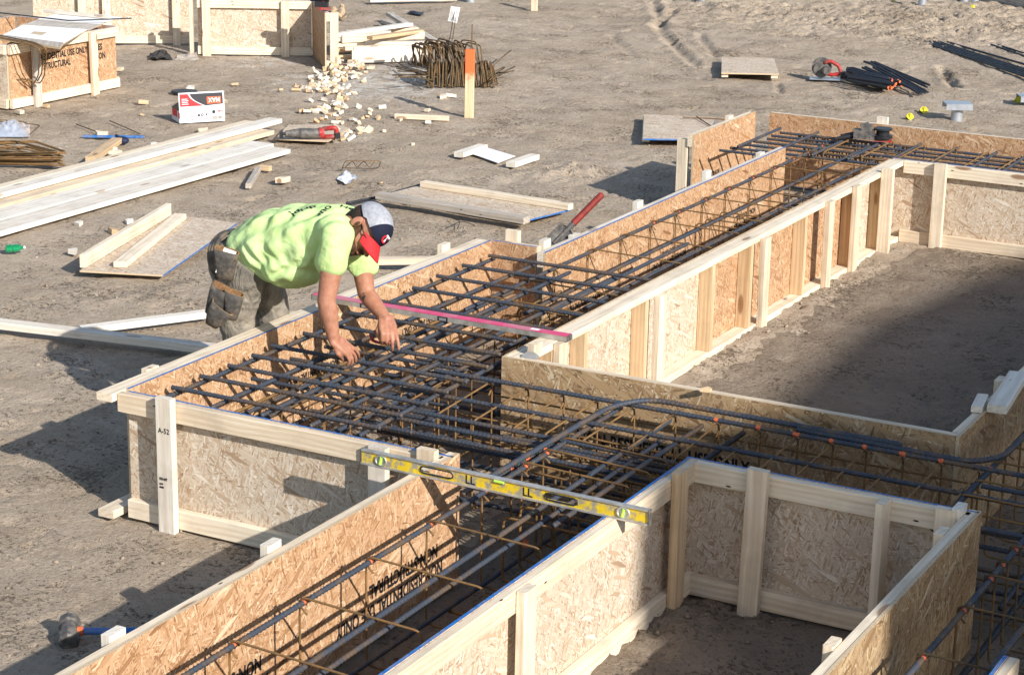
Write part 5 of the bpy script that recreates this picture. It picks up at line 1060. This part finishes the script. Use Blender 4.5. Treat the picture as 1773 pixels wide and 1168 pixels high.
def trousers(b):
    b.ell(aty(412, 455, 8.44), (.135, .180, .145), nu=24, nv=16)
    limb(b, [(aty(425, 472, 8.35), .115), (Vector((-6.11, 8.40, .66)), .100), (Vector((-6.105, 8.42, .48)), .088), (Vector((-6.14, 8.42, .25)), .078), (Vector((-6.17, 8.42, .09)), .075)])
    limb(b, [(aty(450, 470, 8.58), .115), (Vector((-6.10, 8.68, .66)), .098), (Vector((-6.10, 8.72, .48)), .088), (Vector((-6.14, 8.74, .25)), .078), (Vector((-6.17, 8.75, .09)), .075)])
tr_ = organic('trousers', trousers, .009, 4, 'trousers', wk)
me = tr_.data; co = np.empty(len(me.vertices)*3, np.float32); me.vertices.foreach_get('co', co); co = co.reshape(-1, 3); no = np.empty_like(co); me.vertices.foreach_get('normal', no.reshape(-1))
co += no*((-np.abs(vnoise(co[:,0]*16+co[:,1]*9, co[:,2]*26+co[:,1]*5, 63))*.014))[:,None].astype(np.float32); me.vertices.foreach_set('co', co.reshape(-1)); me.update()
for fx, fy in ((-6.14, 8.42), (-6.14, 8.75)):
    def boot(b, fx=fx, fy=fy): limb(b, [((fx-.06, fy, .05), .045), ((fx+.06, fy, .045), .045), ((fx+.125, fy, .035), .036)]); limb(b, [((fx-.03, fy, .06), .05), ((fx-.03, fy, .15), .055)]); b.box(fx-.10, fx+.155, fy-.045, fy+.045, .0, .02)
    organic('boot', boot, .008, 3, 'tan_trim', wk)
# cap
def dome(b, c, r3, y_cut, mi_front, mi_back, nu=36, nv=14, rim=1.62):
    vs = []; fs = []; ms = []
    for j in range(nv+1):
        ph = rim*j/nv
        for i in range(nu):
            th = 2*math.pi*i/nu; vs.append(Vector((c[0]+r3[0]*math.sin(ph)*math.cos(th), c[1]+r3[1]*math.sin(ph)*math.sin(th), c[2]+r3[2]*math.cos(ph)-(.012*j/nv if math.sin(th) < 0 else 0))))
    for j in range(nv):
        for i in range(nu):
            a = j*nu+i; c_ = j*nu+(i+1) % nu; fs.append((a, a+nu, c_+nu, c_)); yy = (vs[a].y+vs[c_].y+vs[a+nu].y+vs[c_+nu].y)/4-c[1]; ms.append(mi_front if yy > y_cut*(1+.0) else mi_back)
    b.add(vs, fs, ms, True)
m, t, b = mat('two_tone_cap', .8, .15); g = G(t); o = g.obj(); xyz = g.sep(o); nz = g.noise(o, 50, 3, .6)
wh = g.ramp(nz, [(.3, (.24,.25,.28)), (.7, (.37,.38,.41))]); gd = g.voro(o, 420); wh = g.mix(g.ramp(gd.outputs['Distance'], [(.1, .45), (.4, 0)]), wh, (.28,.29,.32))
g.l(g.mix(g.math('GREATER_THAN', xyz[1], .036), wh, (.013,.015,.032)), b.inputs['Base Color']); g.l(g.bump(nz, .002), b.inputs['Normal']); M_['cap_cloth'] = m
b = MB(); dome(b, (0,-.008,.048), (.090,.112,.088), .030, 0, 0, 48, 22); cp = link('cap', b.mesh('cap'), wk, HM, M_['cap_cloth'])
b = MB(); vs = []; nu, nv = 17, 8
for sd_ in (0, 1):
    for j in range(nv):
        for i in range(nu):
            u = i/(nu-1)*2-1; v = j/(nv-1); ang = u*1.05; x = math.sin(ang)*.088*(1-.10*v); y = -.008+math.cos(ang)*.108+v*.078*math.sqrt(max(0, 1-(u*.98)**2))**.6
            vs.append(Vector((x, y, .044-.034*v-.030*u*u-(.003 if sd_ else 0))))
nn = nu*nv; fs = [(j*nu+i, j*nu+i+1, (j+1)*nu+i+1, (j+1)*nu+i) for j in range(nv-1) for i in range(nu-1)]
fs += [tuple(reversed([q+nn for q in f_])) for f_ in fs]
rimi = [i for i in range(nu)]+[j*nu+nu-1 for j in range(1, nv)]+[(nv-1)*nu+i for i in range(nu-2, -1, -1)]+[j*nu for j in range(nv-2, 0, -1)]
fs += [(rimi[k_], rimi[(k_+1) % len(rimi)], rimi[(k_+1) % len(rimi)]+nn, rimi[k_]+nn) for k_ in range(len(rimi))]
b.add(vs, fs, 0, True); link('brim', b.mesh('brim'), cp, HM, M_['cap_red'])
def on_dome(th, ph, lift=.002):
    c = Vector((0,-.008,.048)); r3 = (.090+lift, .112+lift, .088+lift); p = Vector((c.x+r3[0]*math.sin(ph)*math.cos(th), c.y+r3[1]*math.sin(ph)*math.sin(th), c.z+r3[2]*math.cos(ph)))
    n_ = Vector(((p.x-c.x)/r3[0]**2, (p.y-c.y)/r3[1]**2, (p.z-c.z)/r3[2]**2)).normalized(); up = Vector((0,0,1)); up = (up-n_*up.dot(n_)).normalized(); x = up.cross(n_)
    return Matrix(((x.x, up.x, n_.x, p.x), (x.y, up.y, n_.y, p.y), (x.z, up.z, n_.z, p.z), (0,0,0,1)))
EM = HM @ on_dome(math.pi/2-.30, 1.15, .0035)
text('cap_emblem', 'C', .050, EM @ Matrix.Translation((-.020, -.020, 0)), cp, 'cap_red', 0, .003); text('cap_emblem', 'T', .044, EM @ Matrix.Translation((-.010, -.013, .002)), cp, 'white', 0, .002)
# hair, beard, glasses, eyes
def f(b): b.ell(HM @ Vector((0,-.040,.008)), (.0775,.078,.064), H3); b.ell(HM @ Vector((0,-.062,-.028)), (.050,.050,.050), H3)
organic('hair', f, .006, 2, 'hair', wk)
def f(b):
    b.ell(HM @ Vector((0,.042,-.088)), (.055,.056,.044), H3)
    for sx in (-1, 1): limb(b, [(HM @ Vector((.070*sx,.014,.004)), .011), (HM @ Vector((.064*sx,.022,-.030)), .019), (HM @ Vector((.056*sx,.036,-.058)), .024), (HM @ Vector((.036*sx,.066,-.074)), .026)])
    limb(b, [(HM @ Vector((-.028,.098,-.047)), .008), (HM @ Vector((0,.110,-.044)), .008), (HM @ Vector((.028,.098,-.047)), .008)])
organic('beard', f, .005, 2, 'beard', wk)
b = MB()
for sx in (-1, 1): b.ell((.032*sx,.093,.006), (.027,.010,.017), None); b.tube([Vector((.058*sx,.088,.010)), Vector((.079*sx,.050,.008)), Vector((.083*sx,-.010,.012))], .0028, 6)
b.tube([Vector((-.012,.104,.010)), Vector((.012,.104,.010))], .003, 6); link('sunglasses', b.mesh('sunglasses'), wk, HM, M_['black'])
for sx in (-1, 1): b = MB(); b.ell((.031*sx,.080,.005), .0115); link('eye', b.mesh('eye'), wk, HM, M_['white'])
for sx in (-1, 1): b = MB(); b.ell((.098*sx, .002, -.003), (.004, .008, .014)); link('ear_shade', b.mesh('ear_shade'), wk, HM, M_['beard'])  # dark bead stands in for the shade inside the ear
# writing on the back of the shirt: laid on the cloth by casting onto it
from mathutils.bvhtree import BVHTree
dg = bpy.context.evaluated_depsgraph_get(); dg.update()
def drape(body_txt, size, px, py, ang, tgt, mt, name, squash=.8):
    bv = BVHTree.FromPolygons([v.co[:] for v in tgt.data.vertices], [p.vertices[:] for p in tgt.data.polygons])
    T = text(name, body_txt, size, Matrix.Identity(4), wk, mt, 0, .0012); me = T.data
    bm = bmesh.new(); bm.from_mesh(me); bmesh.ops.triangulate(bm, faces=bm.faces); bmesh.ops.subdivide_edges(bm, edges=[e for e in bm.edges if e.calc_length() > .008], cuts=2, use_grid_fill=False); bmesh.ops.triangulate(bm, faces=bm.faces); bm.to_mesh(me); bm.free()
    ca, sa = math.cos(ang), math.sin(ang)
    cen, nn_, i_, d_ = bv.ray_cast(Vector((0,0,CZ)), ray(px, py).normalized())
    if cen is None: return
    ex_ = (cR*ca+cU*sa); ex_ = (ex_-nn_*ex_.dot(nn_)).normalized(); ey_ = nn_.cross(ex_)
    for v in me.vertices:
        q = cen+ex_*v.co.x+ey_*v.co.y*squash; h, n_, i_, d_ = bv.find_nearest(q)
        v.co = h+n_*.0025
drape('drip?', .075, 547, 356, -2.45, sh, 'ink', 'shirt_print', .9); drape('our', .070, 570, 356, -1.9, sh, 'ink', 'shirt_print', .9); drape('Hey', .060, 587, 358, -.5, sh, 'ink', 'shirt_print', .7)
bd_ = [c_ for c_ in wk.children if c_.name.startswith('body')][0]
drape('*&', .035, 625, 511, -.6, bd_, 'tattoo', 'tattoo', 1)
# belt and pouches
def pouch(Mp, w, d, h, taper, mt, inner, trim, name='pouch', tip=False):
    vs = []; n = 14; rows = [(0, .55 if tip else taper), (.35, .85), (.75, 1.0), (1.0, 1.06)]
    b = MB()
    for wall, sc_ in ((0, 1.0), (1, .90)):
        for zz, ss in rows:
            for i in range(n):
                a = 2*math.pi*i/n; ca_, sa_ = math.cos(a), math.sin(a); e_ = .6
                x = math.copysign(abs(ca_)**e_, ca_)*w/2*ss*sc_; y = math.copysign(abs(sa_)**e_, sa_)*d/2*ss*sc_
                zc = h*zz-h*(.12*(x/w) if zz == 1 else 0)+(.010 if wall and zz == 0 else 0); vs.append(Vector((x, y, zc)))
    R = len(rows); fs = []; ms = []
    for wall in (0, 1):
        for j in range(R-1):
            for i in range(n):
                a = (wall*R+j)*n+i; c_ = (wall*R+j)*n+(i+1) % n; q = (a, c_, c_+n, a+n); fs.append(q if not wall else q[::-1]); ms.append(0 if not wall else 1)
    for i in range(n): a = (R-1)*n+i; c_ = (R-1)*n+(i+1) % n; fs.append((a, c_, c_+R*n, a+R*n)); ms.append(2)
    fs.append(tuple(range(n-1, -1, -1))); ms.append(0); fs.append(tuple(R*n+i for i in range(n))); ms.append(1)
    b.add(vs, fs, ms, True); o = link(name, b.mesh(name), belt, Mp, [M_[mt], M_[inner], M_[trim]]); return o
b = MB(); wc_ = aty(404, 440, 8.44); ax_ = (aty(480,424,8.44)-aty(412,440,8.44)).normalized(); F_ = frame(wc_, ax_)
for k_, xo in enumerate((-.018, .0, .018)): b.tube([F_ @ Vector((xo, .176*math.cos(a), .128*math.sin(a)-.012)) for a in np.linspace(0, 6.283, 33)[:-1]], .012, 8, 0, True)
belt = link('tool_belt', b.mesh('tool_belt'), wk, None, M_['leather'])
def PM(px, py, Y_, yaw, tx, ty): P = aty(px, py, Y_); return Matrix.Translation(P) @ Matrix.Rotation(yaw, 4, 'Z') @ Matrix.Rotation(tx, 4, 'X') @ Matrix.Rotation(ty, 4, 'Y')
pouch(PM(388, 482, 8.22, .5, .05, .12), .12, .08, .15, .8, 'leather', 'pouch_in', 'tan_trim')
pouch(PM(372, 545, 8.16, .5, .10, .42), .15, .10, .15, .7, 'leather', 'pouch_in', 'leather')
pouch(PM(366, 562, 8.12, .5, .16, .55), .12, .08, .12, .25, 'leather', 'pouch_in', 'tan_trim', tip=True)
pouch(PM(400, 552, 8.17, .5, .02, .15), .095, .08, .14, .6, 'leather', 'pouch_in', 'tan_trim')
b = MB(); b.box(-.032, .032, -.012, .012, 0, .13); nb_ = link('notebook', b.mesh('notebook'), None, PM(384, 474, 8.20, .5, .05, .35), M_['white']); tag(nb_, 'small white pad tucked in the worker\'s upper pouch', 'notepad')
# pliers in the left hand
Q = at(664, 588, .60); rt = empty('pliers', Q, 'red handled pliers held in the worker\'s far hand', 'pliers')
b = MB(); b.tube(fillet([Q+Vector(v) for v in ((-.07,-.01,.02), (-.04,-.045,.0), (.02,-.03,-.01), (.05,.0,-.005))], .03), .0075, 8); link('handle', b.mesh('handle'), rt, None, M_['tool_red'])
b = MB(); b.tube(fillet([Q+Vector(v) for v in ((-.07,.02,.03), (-.03,.035,.02), (.02,.01,.0), (.05,.0,-.0)) ], .03), .0075, 8); link('handle', b.mesh('handle'), rt, None, M_['tool_red'])
b = MB(); b.cyl(Q+Vector((.05,-.008,-.004)), Q+Vector((.05,.008,-.004)), .013); b.cyl(Q+Vector((.05,0,-.004)), Q+Vector((.10,.01,-.012)), .012, .006); link('jaw', b.mesh('jaw'), rt, None, M_['dark_tool'])
